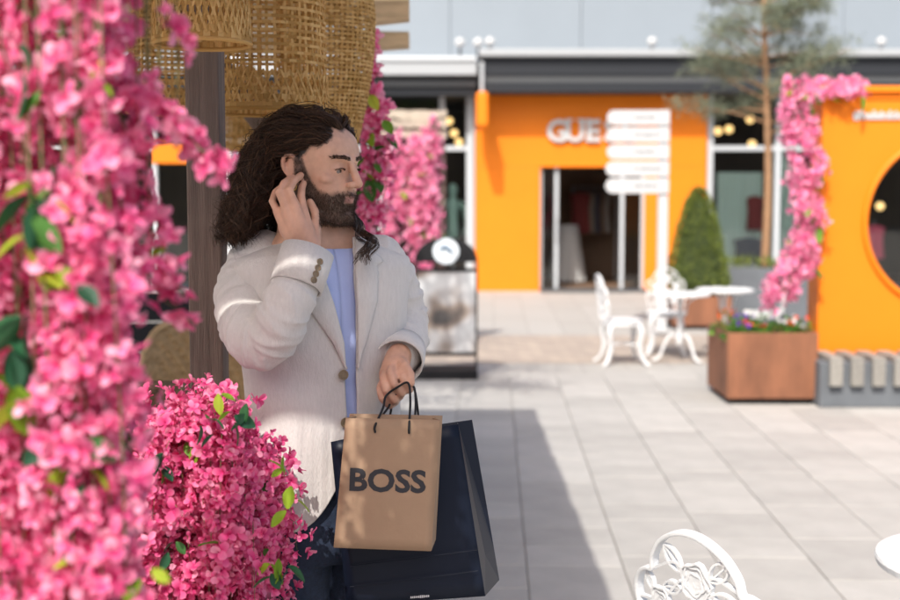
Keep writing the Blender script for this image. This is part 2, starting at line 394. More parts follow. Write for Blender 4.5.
for a in (m1+.0, ): q.tube([(a, YF+.06, .9), (a, YF+.06, 1.3)], .014, 6)
q.build('door_handle', M['frame'], shop, world=True)
q = MB(); q.box2((dl, YF-.35, -.01), (dr, YF-.002, .05)); q.build('doorstep', M['mid'], shop, world=True)
# raised letters, bold with slab serifs
LH = F(560, 119).z-F(560, 141).z
Mx0 = Matrix.Rotation(R(90), 4, 'X')
lx = F(548, 130).x; lz = F(548, 141).z; lw = (F(637, 130).x-lx)/5
for k, ch in enumerate('GUESS'):
    t = text_obj('letter', ch, LH*1.36, M['white'], shop, Matrix.Translation((lx+lw*(k+.5), YF-.05, lz)) @ Mx0, .03, .014, 'CENTER', sx=.98)
    if ch in 'UE':
        s = MB(); 
        if ch == 'U':
            for dx in (-.095, .095): s.box((lx+lw*(k+.5)+dx, YF-.05, lz+LH-.02), (.12, .056, .035))
        else:
            for zz in (.02, LH-.02): s.box((lx+lw*(k+.5)-.085, YF-.05, lz+zz), (.1, .056, .035))
            for zz in (.055, LH-.055): s.box((lx+lw*(k+.5)+.092, YF-.05, lz+zz), (.03, .056, .1))
        s.build('serif', M['white'], t, world=True)
# projecting sign
q = MB(); a = F(481, 93); c = F(487, 130)
q.box2((a.x-.1, YF-1.0, c.z), (a.x+.1, YF-.36, ZS-.02)); q.build('blade_sign', M['orange'], shop, bevel=.05, world=True, seg=4)
q = MB(); q.tube([(a.x, YF-.68, ZS-.05), (a.x, YF-.68, ZS+.5)], .03, 8); q.box2((a.x-.02, YF-.4, c.z+.2), (a.x+.02, YF+.01, c.z+.26)); q.build('sign_bracket', M['frame'], shop, world=True)

def room(parent, x0, x1, z1, y1=26.5, wall='inside'):
    for nm, aa, bb, mm in (('back_wall', (x0, y1, 0), (x1, y1+.1, z1), wall), ('side_wall', (x0-.1, YF+.36, 0), (x0, y1, z1), wall), ('side_wall', (x1, YF+.36, 0), (x1+.1, y1, z1), wall),
                           ('floor', (x0, YF+.36, -.01), (x1, y1, .03), 'insidefloor'), ('ceiling', (x0-.1, YF+.36, z1), (x1+.1, y1+.1, z1+.1), 'inside')):
        s = MB(); s.box2(aa, bb); s.build(nm, M[mm], parent, world=True)
room(shop, xl+.1, xr-.1, ZS-.2, 25.4, 'inside2')
def drape_table(x, y, r, h, lab, m):
    t = thing('display_table', lab, 'table', (x, y, .03))
    s = MB(); prof = []; n = 40; pts = []
    for j, zz in enumerate((h, h-.02, h*.6, h*.3, .03)):
        pts.append([Vector((math.cos(2*math.pi*k/n)*(r+(.0, .01, .05, .09, .12)[j]*(1+.6*math.sin(k*1.9))), math.sin(2*math.pi*k/n)*(r+(.0, .01, .05, .09, .12)[j]*(1+.6*math.sin(k*1.9))), zz)) for k in range(n+1)])
    s.grid(pts); s.add([p for p in pts[0][:-1]], [tuple(range(n))]); s.build('cloth', m, t, smooth=True)
    s = MB(); s.lathe([(.05, 0), (.05, h-.01)], n=10); s.build('pedestal', M['dark'], t)
M['cloth'] = mat('grey_cloth', (.5, .5, .5), .9); 
drape_table(F(577, 250).x, YF+1.9, .2, 1.1, 'round display table under pale cloth inside the orange shop', M['cloth'])
def garment(x, y, z, m, wd, ln, lab, nm='hanging_garment'):
    t = thing(nm, lab, 'garment', (x, y, z-ln))
    s = MB(); s.loft = None
    rows = []
    for zz, a, d in ((ln, .05, .03), (ln-.04, wd*.5, .05), (ln*.6, wd*.42, .06), (ln*.3, wd*.45, .07), (0, wd*.5, .08)):
        rows.append([Vector((a*math.cos(k*math.pi/8), d*math.sin(k*math.pi/8)*(1+.2*math.sin(k*2.3)), zz)) for k in range(17)])
    s.grid(rows); s.build('cloth', m, t, smooth=True)
    s = MB(); s.tube([(0, 0, ln), (0, 0, ln+.08), (.02, 0, ln+.1)], .006, 6); s.build('hanger_hook', M['frame'], t)
    return t
cl = [mat('garment_%d' % i, c, .9) for i, c in enumerate([(.25, .05, .05), (.3, .26, .22), (.05, .06, .1), (.18, .12, .09), (.4, .38, .36)])]
random.seed(5)
for i in range(5):
    garment(F(596+i*6, 200).x, YF+2.6+.05*i, 1.75, cl[i], .4, .8, ['dark red', 'beige', 'navy blue', 'brown', 'off white'][i]+' garment on the rail inside the orange shop')
rl = thing('clothes_rail', 'metal clothes rail with garments inside the orange shop', 'clothes rail', (F(608, 200).x, YF+2.7, 0))
s = MB(); s.tube([(-.35, 0, .03), (-.35, 0, 1.86), (.5, 0, 1.86), (.5, 0, .03)], .015, 8); s.build('rail', M['frame'], rl)
s = MB(); s.box((-.35, 0, .05), (.05, .4, .03)); s.box((.5, 0, .05), (.05, .4, .03)); s.build('foot', M['frame'], rl)

# glazed neighbours
def glazed(name, lab, x0, x1, verts, ztop, zbar):
    t = thing(name, lab, 'shopfront', ((x0+x1)/2, YF, 0))
    vs = [x0]+verts+[x1]
    for a in vs: s = MB(); s.box2((a-.045, YF+.05, 0), (a+.045, YF+.17, ztop)); s.build('mullion', M['frame'], t, world=True)
    for a, c in zip(vs, vs[1:]):
        s = MB(); s.box2((a+.046, YF+.06, zbar-.04), (c-.046, YF+.16, zbar+.04)); s.build('transom', M['frame'], t, world=True)
        s = MB(); s.box2((a+.046, YF+.06, -.01), (c-.046, YF+.16, .16)); s.build('plinth', M['dark'], t, world=True)
        for z0, z1 in ((.162, zbar-.042), (zbar+.042, ztop)):
            s = MB(); s.box2((a+.048, YF+.1, z0), (c-.048, YF+.112, z1)); s.build('pane', M['glass'], t, world=True)
    room(t, x0+.05, x1-.05, ztop, 26)
    return t
zb = F(600, 148).z
rs = glazed('shopfront', 'dark glazed shopfront with pale green curtains behind the pine tree', xr+.07, 14.0, [F(778, 200).x, F(850, 200).x, F(920, 200).x, 9.6, 11.2, 12.6], ZS, zb)
lf = glazed('shopfront', 'dark glazed shopfront with grey frames behind the hanging pink flowers', -14.0, xl-.1, [-12.4, -10.8, -9.2, -7.6, F(90, 0).x, F(150, 0).x, F(228, 200).x, F(310, 0).x, F(380, 0).x, F(442, 0).x], ZS, zb)
q = MB(); a, c = F(150, 142), F(190, 163); q.box2((a.x, YF+.02, c.z), (c.x, YF+.048, a.z)); q.build('orange_fascia', M['orange'], lf, world=True)
def curtain(x0, x1, y, z0, z1, parent, m):
    n = 40; s = MB(); s.grid([[Vector((lerp(x0, x1, k/n), y+.035*math.sin(k*1.35)+.01*math.sin(k*3.1), zz)) for k in range(n+1)] for zz in (z0, (z0+z1)/2, z1)]); s.build('curtain', m, parent, smooth=True, world=True)
curtain(F(724, 0).x, F(770, 0).x, YF+.30, .05, F(0, 172).z, rs, M['curtain']); curtain(F(777, 0).x, F(806, 0).x, YF+.26, .05, F(0, 150).z, rs, M['curtain'])
garment(F(758, 200).x, YF+.22, F(0, 196).z, cl[0], .3, .6, 'red garment hanging in front of the pale green curtain')
garment(F(752, 240).x, YF+.22, F(0, 238).z, cl[2], .55, .5, 'navy garment low in front of the pale green curtain')
def pendant(x, y, D, lab, r=.075):
    p = F(x, y, D); t = thing('pendant_lamp', lab, 'lamp', p, group='warm pendant lamps in the shops')
    s = MB(); s.ell((0, 0, 0), r, n=12, m=8); s.build('bulb', M['lampglow'], t, smooth=True)
    s = MB(); s.lathe([(r*.5, r*.8), (r*.35, r*1.6), (.01, r*1.7)], n=10); s.build('cap', M['dark'], t)
    s = MB(); s.tube([(0, 0, r*1.6), (0, 0, ZS-p.z-.02)], .006, 5); s.build('cable', M['dark'], t)
for x, y, lb in ((718, 131, 'one of two warm pendant lamps side by side next to orange portal'), (729, 129, 'one of two warm pendant lamps side by side next to orange portal'), (750, 119, 'warm pendant lamp hanging high behind glass beside the pine trunk'), (752, 144, 'warm pendant lamp just above the window transom beside pine trunk'), (880, 206, 'warm pendant lamp seen through the round opening of orange frame')): pendant(x, y, YF+1.6, lb)
garment(F(874, 0).x, YF+.5, F(0, 218).z, cl[4], .35, .7, 'off white garment seen through the round opening of orange frame')
M['pinkcloth'] = mat('pink_cloth', (.7, .12, .2), .9); garment(F(892, 0).x, YF+.6, F(0, 226).z, M['pinkcloth'], .4, .6, 'pink garment seen through the round opening of orange frame')
for x, y, lb in ((449, 121, 'highest'), (454, 133, 'middle'), (459, 142, 'lowest')): pendant(x, y, YF+1.2, lb+' of three stepped warm pendant lamps beside the projecting sign', .07)
# mannequin in the left window
mq = thing('mannequin', 'pale green display mannequin bust behind the black sign', 'mannequin', (F(453, 260).x, YF+.5, 0))
M['mint'] = mat('mint_fabric', (.45, .66, .6), .8)
s = MB(); s.ell((0, 0, 1.78), (.085, .1, .12)); s.tube([(0, 0, 1.55), (0, 0, 1.72)], .05, 10)
s.tube([(-.2, 0, 1.5), (0, 0, 1.56), (.2, 0, 1.5)], [.06, .08, .06], 10, round_caps=True)
s.tube([(0, 0, 1.5), (0, 0, 1.25), (0, 0, 1.0)], [.17, .15, .17], 14, flat=.65, round_caps=True)
for sx in (-1, 1): s.tube([(sx*.21, 0, 1.49), (sx*.25, -.02, 1.2), (sx*.22, -.12, .98)], [.055, .045, .035], 8, round_caps=True)
o = s.build('bust', M['mint'], mq); remesh(o, .015, 3)
s = MB(); s.lathe([(.18, .03), (.18, .05), (.02, .07), (.02, 1.0)], n=14); s.build('stand', M['frame'], mq)

# canopy, ledge and upper storey
cn = thing('canopy', 'dark canopy with pale metal ledge above the shopfronts', 'canopy', (2, YF-.62, ZS))
YC = 21.38; xs = F(480, 70, YC).x
def zc(y): return P(450, y, YC).z
for nm, y0, y1, dy, mm, xa in (('fascia', 57, 75, 0, 'dark', xs), ('fascia_strip', 75.3, 82, .03, 'mid', xs), ('fascia', 82.3, 92, .0, 'dark', xs)):
    s = MB(); s.box2((xa, YC+dy, zc(y1)), (15, YF+1.5, zc(y0))); s.build(nm, M[mm], cn, world=True)
s = MB(); s.box2((xs-.02, YC-.12, zc(56.8)), (15, YF+1.5, zc(49.5))); s.build('ledge', M['ledge'], cn, world=True, bevel=.02)
for nm, y0, y1, dy, mm in (('fascia', 62, 75, -.1, 'ledge'), ('fascia', 75.3, 79, .1, 'black'), ('fascia_strip', 79.3, 86, .05, 'mid'), ('fascia', 86.3, 94, .12, 'dark')):
    s = MB(); s.box2((-15, YC+dy, zc(y1)), (xs-.06, YF+1.5, zc(y0))); s.build(nm, M[mm], cn, world=True)
s = MB(); s.box2((-15, YC-.14, zc(61.8)), (xs-.06, YF+1.5, zc(57))); s.build('ledge', M['frame'], cn, world=True, bevel=.02)
up = thing('building', 'blue grey metal clad upper storey above the canopy', 'building', (0, YF+1.2, zc(49)))
z0 = zc(49)-.02; pw = 2.4
for i in range(-7, 7):
    for j in range(3):
        s = MB(); s.box2((i*pw+.006, YF+1.2+.01*((i+j) % 2), z0+j*1.5+.005), ((i+1)*pw-.006, YF+1.3, z0+(j+1)*1.5-.005)); s.build('cladding_panel', M['clad'], up, world=True)
s = MB(); s.box2((-17, YF+1.52, ZS+.12), (17, YF+6, z0+4.6)); s.build('core_wall', M['dark'], up, world=True)
for x, lb in ((460, 'above the rough boards of blossom column'), (478, 'above the orange projecting sign'), (490, 'just past the step in the canopy'), (652, 'above the white signpost'), (881, 'above the orange photo frame')):
    p = P(x, 48, YC+.1); p.z = zc(49.5) if x > 479 else zc(56.9)
    r = .085; t = thing('glint_globe', 'small white globe for a sunlit glint on the canopy ledge '+lb, 'lamp', p, group='white glint globes along the canopy ledge')  # white balls added in place of sunlit glints on the ledge
    h = .09 if x > 479 else .2
    s = MB(); s.ell((0, 0, h+r*.6), r, n=14, m=10); s.build('globe', M['white'], t, smooth=True)
    s = MB(); s.lathe([(.04, 0), (.04, .02), (.02, .04), (.02, h)], n=10); s.build('stem', M['dark'], t)

# unseen building added behind the viewer to keep shop window reflections dark
bb_ = thing('building', 'unseen dark building added to darken reflections in the shop windows', 'building', (0, -24, 0)); M['darkbrick'] = mat('dark_brick', (.13, .10, .09), .9, var=.25, vscale=3)
s = MB(); s.box2((-34, -6, 0), (34, 0, 8.5)); s.build('wall', M['darkbrick'], bb_); s = MB(); s.box2((-34.3, -6.3, 8.502), (34.3, .3, 8.8)); s.build('roof', M['dark'], bb_)
for i in range(-12, 13):
    for z_ in (.9, 4.9): s = MB(); s.box2((i*2.6-.8, .01, z_), (i*2.6+.8, .05, z_+2.2)); s.build('window', M['dark'], bb_)

# ================================================================== SIGN POST
g = G(661, 330); sp = thing('sign_post', 'white signpost with five stacked rounded direction boards', 'sign post', g)
top = P(661, 110, g.y).z; s = MB(); s.box2((-.06, -.05, 0), (.06, .05, top)); s.build('post', M['white'], sp, bevel=.01)
s = MB(); s.box2((-.14, -.14, 0), (.14, .14, .012)); s.build('base_plate', M['white'], sp, bevel=.004)
M['signprint'] = mat('grey_print', (.16, .17, .19), .6)
for k in range(5):
    za = P(0, 110.5+17*k, g.y).z; zb2 = P(0, 125.3+17*k, g.y).z; hh = (za-zb2)/2; x0 = P(606+(-1 if k > 2 else 0), 150, g.y).x-g.x
    poly = [(.062, -hh), (.062, hh)]+[(x0+hh+hh*math.cos(a), hh*math.sin(a)) for a in [math.pi/2+i*math.pi/10 for i in range(11)]]
    s = MB(); s.prism(poly, (1, 0, 0), (0, 0, 1), (0, -.075, (za+zb2)/2), (0, .022, 0)); bd = s.build('direction_board', M['white'], sp, bevel=.003)
    s = MB(); random.seed(k); xx = -.36
    while xx < -.1+.05*(k % 2):
        wd = random.uniform(.015, .035); s.box((xx, -.0765, (za+zb2)/2+random.uniform(-.004, .004)), (wd, .002, random.uniform(.02, .035))); xx += wd+.012
    s.build('faint_lettering', M['signprint'], bd)

# ================================================================== BLACK POSTER STAND
g = G(446, 377); ps = thing('poster_stand', 'black arched poster stand with round white badge and pale poster', 'poster stand', g)
W2 = .29; hz = P(446, 262, g.y).z; apex = P(446, 237, g.y).z
def arch(w, z0, z1, zt, n=14): return [(-w, z0), (w, z0), (w, z1)]+[(w*math.cos(math.pi*i/n), z1+(zt-z1)*math.sin(math.pi*i/n)) for i in range(1, n)]+[(-w, z1)]
s = MB(); s.prism(arch(W2, hz, hz+.01, apex), (1, 0, 0), (0, 0, 1), (0, -.02, 0), (0, .04, 0)); hd = s.build('arched_header', M['black'], ps, bevel=.006)
for sx in (-1, 1): s = MB(); s.box2((sx*W2-.02*(sx > 0), -.02, .02), (sx*W2+.02*(sx < 0), .02, hz-.002)); s.build('side_post', M['black'], ps, bevel=.003)
s = MB(); s.box2((-W2, -.19, 0), (W2, .19, .09)); s.build('base', M['black'], ps, bevel=.01)
s = MB(); s.lathe([(.001, 0), (.118, 0), (.118, .012), (.001, .012)], n=32); s.v = [(x, -.022-z, y+(hz+apex)/2-.015) for x, y, z in s.v]; M['badge'] = mat('white_badge', (.72, .80, .86), .4); bdg = s.build('badge', M['badge'], hd)
M['badgeblue'] = mat('badge_print', (.10, .16, .24), .5)
s = MB(); s.tube([(-.05, -.036, (hz+apex)/2), (-.01, -.036, (hz+apex)/2+.03), (.05, -.036, (hz+apex)/2-.02)], .018, 8); s.build('badge_emblem', M['badgeblue'], bdg)
def poster_mat():
    m = mat('poster_print', (.6, .6, .6), .35); n = m.node_tree; L = n.links; tc = n.nodes.new('ShaderNodeTexCoord')
    t = n.nodes.new('ShaderNodeTexNoise'); t.inputs['Scale'].default_value = 2.6; t.inputs['Detail'].default_value = 1; L.new(tc.outputs['Object'], t.inputs[0])
    r = n.nodes.new('ShaderNodeValToRGB'); L.new(t.outputs['Fac'], r.inputs[0]); e = r.color_ramp.elements; e.new(.5); e.new(.6)
    for q, (p, c) in zip(e, ((.34, (.07, .065, .065)), (.45, (.26, .21, .18)), (.54, (.52, .52, .53)), (.68, (.62, .65, .67)))): q.position = p; q.color = (*c, 1)
    L.new(r.outputs[0], n.nodes['Principled BSDF'].inputs['Base Color']); return m
zp0, zp1 = P(0, 352, g.y).z, P(0, 272, g.y).z
s = MB(); s.box2((-W2+.022, -.012, zp0), (W2-.022, .012, zp1)); s.build('poster', poster_mat(), ps)
for za in (zp0-.035, zp1+.003): s = MB(); s.box2((-W2+.021, -.018, za), (W2-.021, .018, za+.03)); s.build('cross_bar', M['black'], ps)

# ================================================================== ORANGE PHOTO FRAME WITH BENCH
DF = 10.15; fr0 = P(820, 222, DF); cz = P(0, 222, DF).z; Rr = 85/FPX*DF; cx = fr0.x+131/FPX*DF
ft = thing('photo_frame', 'large orange photo frame with round opening and white hashtag', 'photo frame', (cx, DF, 0))
zt, zbm, hw = P(0, 93, DF).z, .36, cx-fr0.x
N = 96; ring_i, ring_o = [], []
for k in range(N):
    a = 2*math.pi*k/N; ca, sa = math.cos(a), math.sin(a); t = min(hw/abs(ca) if abs(ca) > 1e-6 else 9, ((zt-cz) if sa > 0 else (cz-zbm))/abs(sa) if abs(sa) > 1e-6 else 9)
    ring_i.append((Rr*ca, cz+Rr*sa)); ring_o.append((t*ca, cz+t*sa))
for corner in ((hw, zt), (-hw, zt), (-hw, zbm), (hw, zbm)):
    k = min(range(N), key=lambda i: (ring_o[i][0]-corner[0])**2+(ring_o[i][1]-corner[1])**2); ring_o[k] = corner
s = MB(); TH = .3
for k in range(N):
    k2 = (k+1) % N; i0, i1, o0, o1 = ring_i[k], ring_i[k2], ring_o[k], ring_o[k2]
    f = [(i0[0], 0, i0[1]), (i1[0], 0, i1[1]), (o1[0], 0, o1[1]), (o0[0], 0, o0[1])]; bk = [(x, TH, z) for x, y, z in f]
    s.add(f+bk, [(0, 1, 2, 3), (4, 7, 6, 5), (0, 4, 5, 1), (3, 2, 6, 7)])
o = s.build('panel', M['orange'], ft)
bm = bmesh.new(); bm.from_mesh(o.data); bmesh.ops.remove_doubles(bm, verts=bm.verts, dist=1e-5); bmesh.ops.recalc_face_normals(bm, faces=bm.faces); bm.to_mesh(o.data); bm.free()
pnl = o
s = MB(); pth = [(math.cos(2*math.pi*k/72)*(Rr+.012), -.012, cz+math.sin(2*math.pi*k/72)*(Rr+.012)) for k in range(73)]; s.tube(pth, .024, 8, cap=False); s.build('round_rim', M['orange'], ft, smooth=True)
s = MB(); s.box2((-hw-.03, -.05, zt+.001), (hw+.03, TH+.05, zt+.055)); s.build('top_cap', M['orange'], ft, bevel=.008)
s = MB(); s.box2((-hw, -.014, zt-.05), (hw, -.002, zt-.004)); s.build('top_trim', M['orange'], ft, bevel=.003)
tx = P(853, 119, DF); text_obj('hashtag_lettering', '#helsinkioutlet', .098, M['white'], pnl, Matrix.Translation((tx.x, DF-.012, tx.z)) @ Mx0, .006, .004, 'LEFT')
bt = thing('bench', 'grey block bench with weathered wooden slats below the orange frame', 'bench', (cx, 9.75, 0))
bl = P(820, 380, 9.72).x-cx; bh = P(0, 362, 9.72).z
s = MB(); s.box2((bl, -.03, .0), (-bl, .75, bh)); s.build('block', M['greyconc'], bt, bevel=.012)
k = 0; xx = bl+.11
slat_me = None
while xx < -bl-.1:
    s = MB(); wd = .1
    s.prism([(-.085, -.19), (-.045, -.19), (-.045, -.002), (.36, -.002), (.36, .04), (-.085, .04)], (0, 1, 0), (0, 0, 1), (-wd/2, 0, 0), (wd, 0, 0))
    if slat_me is None:
        o = s.build('slat', M['slat'], bt, bevel=.006); slat_me = o.data
    else:
        o = link('slat', slat_me, None, bt); bb = o.modifiers.new('bevel', 'BEVEL'); bb.width = .006; bb.segments = 2
    o.location = (xx+random.uniform(-.004, .004), random.uniform(-.004, .004), bh+.004); xx += .168

# ================================================================== CAST CHAIRS AND BISTRO TABLES
def sweep(s, path, nrm, w, h, closed=False):
    path = [Vector(p) for p in path]; n = len(path); vs = []; fs = []
    for i, p in enumerate(path):
        t = (path[(i+1) % n]-path[i-1]) if closed else (path[min(i+1, n-1)]-path[max(i-1, 0)])
        t.normalize(); sd_ = t.cross(nrm).normalized()
        vs += [p+sd_*w/2+nrm*h/2, p-sd_*w/2+nrm*h/2, p-sd_*w/2-nrm*h/2, p+sd_*w/2-nrm*h/2]
    for i in range(n if closed else n-1):
        j = (i+1) % n
        for k in range(4): fs.append((i*4+k, i*4+(k+1) % 4, j*4+(k+1) % 4, j*4+k))
    if not closed: fs += [(3, 2, 1, 0), tuple((n-1)*4+k for k in range(4))]
    s.add(vs, fs)
def make_chair(label, loc, rz, group=None):
    t = thing('garden_chair', label, 'chair', loc, rz, group)
    def B(u, v): return Vector((u, -.19+.9*u*u*.6-.14*v, .44+v))
    ny = Vector((0, .99, .14)).normalized()
    half = [(-.165, 0), (-.19, .08), (-.203, .16), (-.196, .205), (-.186, .222), (-.2, .245), (-.2, .285), (-.18, .318), (-.152, .332), (-.134, .336), (-.126, .37), (-.096, .412), (-.05, .44), (0, .45)]
    full = half+[(-u, v) for u, v in reversed(half[:-1])]
    s = MB(); sweep(s, smoothpath([B(u, v) for u, v in full], 5), ny, .0105, .026); bk = s.build('back_frame', M['whitemetal'], t, bevel=.003)
    def rose(s, u, v, r, ph):
        for q, rr in enumerate((1, .74, .5, .26)):
            n = 22; pth = [B(u+r*rr*(1+.10*math.cos(5*a+ph+q*1.3))*math.cos(a)*.92+.08*r*math.cos(q*2+ph), v+r*rr*(1+.10*math.cos(5*a+ph+q*1.3))*math.sin(a)+.08*r*math.sin(q*2+ph))+ny*.002*q for a in [2*math.pi*i/n for i in range(n)]]
            sweep(s, pth, ny, .0042, .014, True)
        s.prism([(u+r*.9*math.cos(2*math.pi*i/16), v+r*.98*math.sin(2*math.pi*i/16)) for i in range(16)], (1, 0, 0), (0, -.14, 1), B(0, 0)+Vector((0, .54*u*u, 0))-ny*.0006, ny*.0012)
    def leafo(s, u, v, ang, l):
        n = 9; a_, b_ = math.cos(ang), math.sin(ang); up_ = []; dn = []
        for i in range(n):
            q = i/(n-1); x = q*l; w_ = .26*l*math.sin(math.pi*q)**.8; up_.append((u+a_*x-b_*w_, v+b_*x+a_*w_)); dn.append((u+a_*x+b_*w_, v+b_*x-a_*w_))
        sweep(s, [B(*p) for p in up_+dn[-2:0:-1]], ny, .005, .011, True); sweep(s, [B(u+a_*l*.02, v+b_*l*.02), B(u+a_*l*.98, v+b_*l*.98)], ny, .004, .009)
    for i, (u, v, r) in enumerate(((0.005, .335, .046), (-.115, .255, .036), (.115, .25, .038), (-.02, .185, .034), (.075, .13, .032), (-.09, .11, .032))):
        s = MB(); rose(s, u, v, r, i*1.1); s.build('rose', M['whitemetal'], bk)
    for u, v, a, l in ((-.035, .35, 2.3, .075), (.05, .35, .75, .075), (.045, .31, -.1, .08), (-.04, .31, 3.3, .06), (-.14, .28, 2.0, .045), (.15, .275, 1.0, .045), (-.08, .235, -.9, .06), (.08, .235, 3.9, .06), (-.15, .22, 4.2, .06), (.15, .21, -.9, .06), (.0, .15, -1.2, .06), (.02, .2, .4, .06), (-.11, .08, 4.4, .06), (.1, .1, -.9, .07), (.045, .105, 3.6, .06)):
        s = MB(); leafo(s, u, v, a, l); s.build('leaf', M['whitemetal'], bk)
    s = MB()
    for pth in (((-.134, .336), (-.06, .37), (-.03, .36)), ((.134, .336), (.07, .36), (.045, .35)), ((0, .29), (-.01, .22), (-.02, .15), (-.01, 0)), ((-.115, .22), (-.1, .14), (-.08, 0)), ((.115, .215), (.09, .16), (.07, .1), (.075, 0)), ((-.2, .25), (-.15, .255)), ((.2, .25), (.15, .25)), ((.04, .33), (.09, .28)), ((-.04, .33), (-.09, .28))): sweep(s, smoothpath([B(*p) for p in pth], 4), ny, .006, .011)
    s.build('scroll_stems', M['whitemetal'], bk)
    s = MB(); s.lathe([(.001, .425), (.19, .425), (.205, .43), (.208, .44), (.2, .447), (.001, .443)], n=32, sy=.98); seat = s.build('seat', M['whitemetal'], t, smooth=False)
    s = MB(); s.lathe([(.19, .395), (.2, .395), (.2, .4245), (.19, .4245)], n=32); s.build('apron', M['whitemetal'], t)
    for sx in (-1, 1):
        for sy in (-1, 1):
            pth = smoothpath([(sx*.13, sy*.13, .41), (sx*.16, sy*.16, .33), (sx*.145, sy*.145, .2), (sx*.15, sy*.16, .1), (sx*.18, sy*.2, .025), (sx*.2, sy*.225, .012)], 5)
            s = MB(); s.tube(pth, [.027-.008*min(1, i/len(pth)*1.4) for i in range(len(pth))], 8, round_caps=True); s.build('leg', M['whitemetal'], t, smooth=True)
    s = MB()
    for a, c in (((.143, .143, .2), (-.143, -.143, .2)), ((-.143, .143, .203), (.143, -.143, .203))): s.tube([a, c], .009, 6)
    s.build('stretcher', M['whitemetal'], t, smooth=True)
    return t
def make_table(label, loc, rz, r=.3, group=None, h=.69):
    t = thing('bistro_table', label, 'table', loc, rz, group)
    s = MB(); s.lathe([(.001, h-.02), (r-.02, h-.02), (r, h-.026), (r+.004, h-.01), (r, h-.001), (r-.014, h), (.001, h-.001)], n=48); tp = s.build('table_top', M['whitemetal'], t)
    s = MB()
    for k in range(10):
        a = 2*math.pi*k/10; 
        for rr, q in ((r*.82, .045), (r*.55, .035)):
            c = Vector((rr*math.cos(a), rr*math.sin(a), h+.001)); sweep(s, [c+Vector((q*math.cos(2*math.pi*i/14), q*.8*math.sin(2*math.pi*i/14), 0)) for i in range(14)], Z, .006, .004, True)
    tag(s.build('relief_pattern', M['whitemetal'], tp), kind='stuff')
    s = MB(); s.lathe([(.06, h-.022), (.03, h-.06), (.02, h-.12), (.026, h-.3), (.018, .3), (.03, .22), (.03, .16), (.01, .15)], n=14); s.build('pedestal', M['whitemetal'], t, smooth=True)
    for k in range(3):
        a = 2*math.pi*k/3+.3; d = Vector((math.cos(a), math.sin(a), 0))
        s = MB(); s.tube(smoothpath([d*.02+Z*.25, d*.1+Z*.26, d*.16+Z*.16, d*.2+Z*.06, d*.25+Z*.018, d*.275+Z*.02], 5), .015, 8, round_caps=True); s.build('leg', M['whitemetal'], t, smooth=True)
    for k in range(3):
        a = 2*math.pi*k/3+.3; d = Vector((math.cos(a), math.sin(a), 0))
        s = MB(); s.tube(smoothpath([d*.02+Z*(h-.25), d*.08+Z*(h-.2), d*.1+Z*(h-.1), d*.2+Z*(h-.03)], 5), .009, 6); s.build('brace', M['whitemetal'], t, smooth=True)
    return t
ch0 = make_chair('white cast metal chair with rose back, drawn up to table at plaza middle', (.745, 2.93, 0), R(-53))
t0 = make_table('white round bistro table beside the rose back chair, on open paving', (1.45, 3.26, 0), .4)
def put(src, lab, loc, rz):
    c = copy_tree(src); c.location = loc; c.rotation_euler = (0, 0, rz); c['label'] = lab; return c
ga = G(623, 365); put(ch0, 'white cast metal chair in profile, standing alone left of the signpost', (ga.x, ga.y+.1, 0), R(-84))
gt = G(679, 361); put(t0, 'white bistro table before the signpost, left of rusty planter', (gt.x, gt.y, 0), .9)
put(ch0, 'white cast metal chair pushed in behind table at the signpost', (gt.x-.03, gt.y+.62, 0), R(172))
gb = P(725, 290, 13.1); put(t0, 'white bistro table behind the rusty planter', (gb.x, 13.1, 0), 1.7)
put(ch0, 'white cast metal chair on the far side of rusty planter', (gb.x+.42, 13.1, 0), R(75))

# ================================================================== PLANTS
def petal(s, M_, L, w, cup, curl):
    rows = []
    for t, ww in ((0, .22), (.35, .85), (.72, 1), (1, .55)):
        x = L*t; zz = cup*L*math.sin(t*1.6)-curl*L*t*t
        rows.append([M_ @ Vector((x, -w*ww, zz+.16*w)), M_ @ Vector((x*1.05, 0, zz-.12*w)), M_ @ Vector((x, w*ww, zz+.16*w))])
    s.grid(rows)
def floret_mesh(seed, size):
    rnd = random.Random(seed); s = MB(); n = rnd.choice((3, 4, 4, 5)); slim = rnd.uniform(.55, 1)
    for k in range(n):
        a = 2*math.pi*k/n+rnd.uniform(-.25, .25)
        Mx = Matrix.Rotation(a, 4, 'Z') @ Matrix.Rotation(rnd.uniform(-.9, .1), 4, 'Y') @ Matrix.Rotation(rnd.uniform(-.3, .3), 4, 'X')
        petal(s, Mx, size*rnd.uniform(.8, 1.15), size*rnd.uniform(.4, .58)*slim, rnd.uniform(.1, .5), rnd.uniform(0, .5))
    return s
FLO = [floret_mesh(i, 1.0) for i in range(14)]
def leaf_mb(seed=0):
    s = MB(); n = 6; rows = []
    for i in range(n):
        t = i/(n-1); w_ = .30*math.sin(math.pi*min(.97, t*.93+.03))**.8; zz = -.25*t*t
        rows.append([Vector((t, -w_, zz+.10*w_)), Vector((t, -w_*.5, zz-.02)), Vector((t, 0, zz-.06)), Vector((t, w_*.5, zz-.02)), Vector((t, w_, zz+.10*w_))])
    s.grid(rows); return s
LEAF = leaf_mb()
_me = {}
def tip_attr(me):
    n = len(me.vertices); a = me.attributes.new('tip', 'FLOAT', 'POINT'); a.data.foreach_set('value', (((np.arange(n) % 12)//3)/3).astype('f'))
FLN = [(np.array(f.v), np.array(f.f)) for f in FLO]
def shared(kind, k, m):
    key = (kind, k, m.name)
    if key not in _me:
        me = (FLO[k] if kind == 'flower' else LEAF).mesh(kind); me.materials.append(m); me.shade_smooth(); _me[key] = me
        if kind == 'flower': tip_attr(me)
    return _me[key]
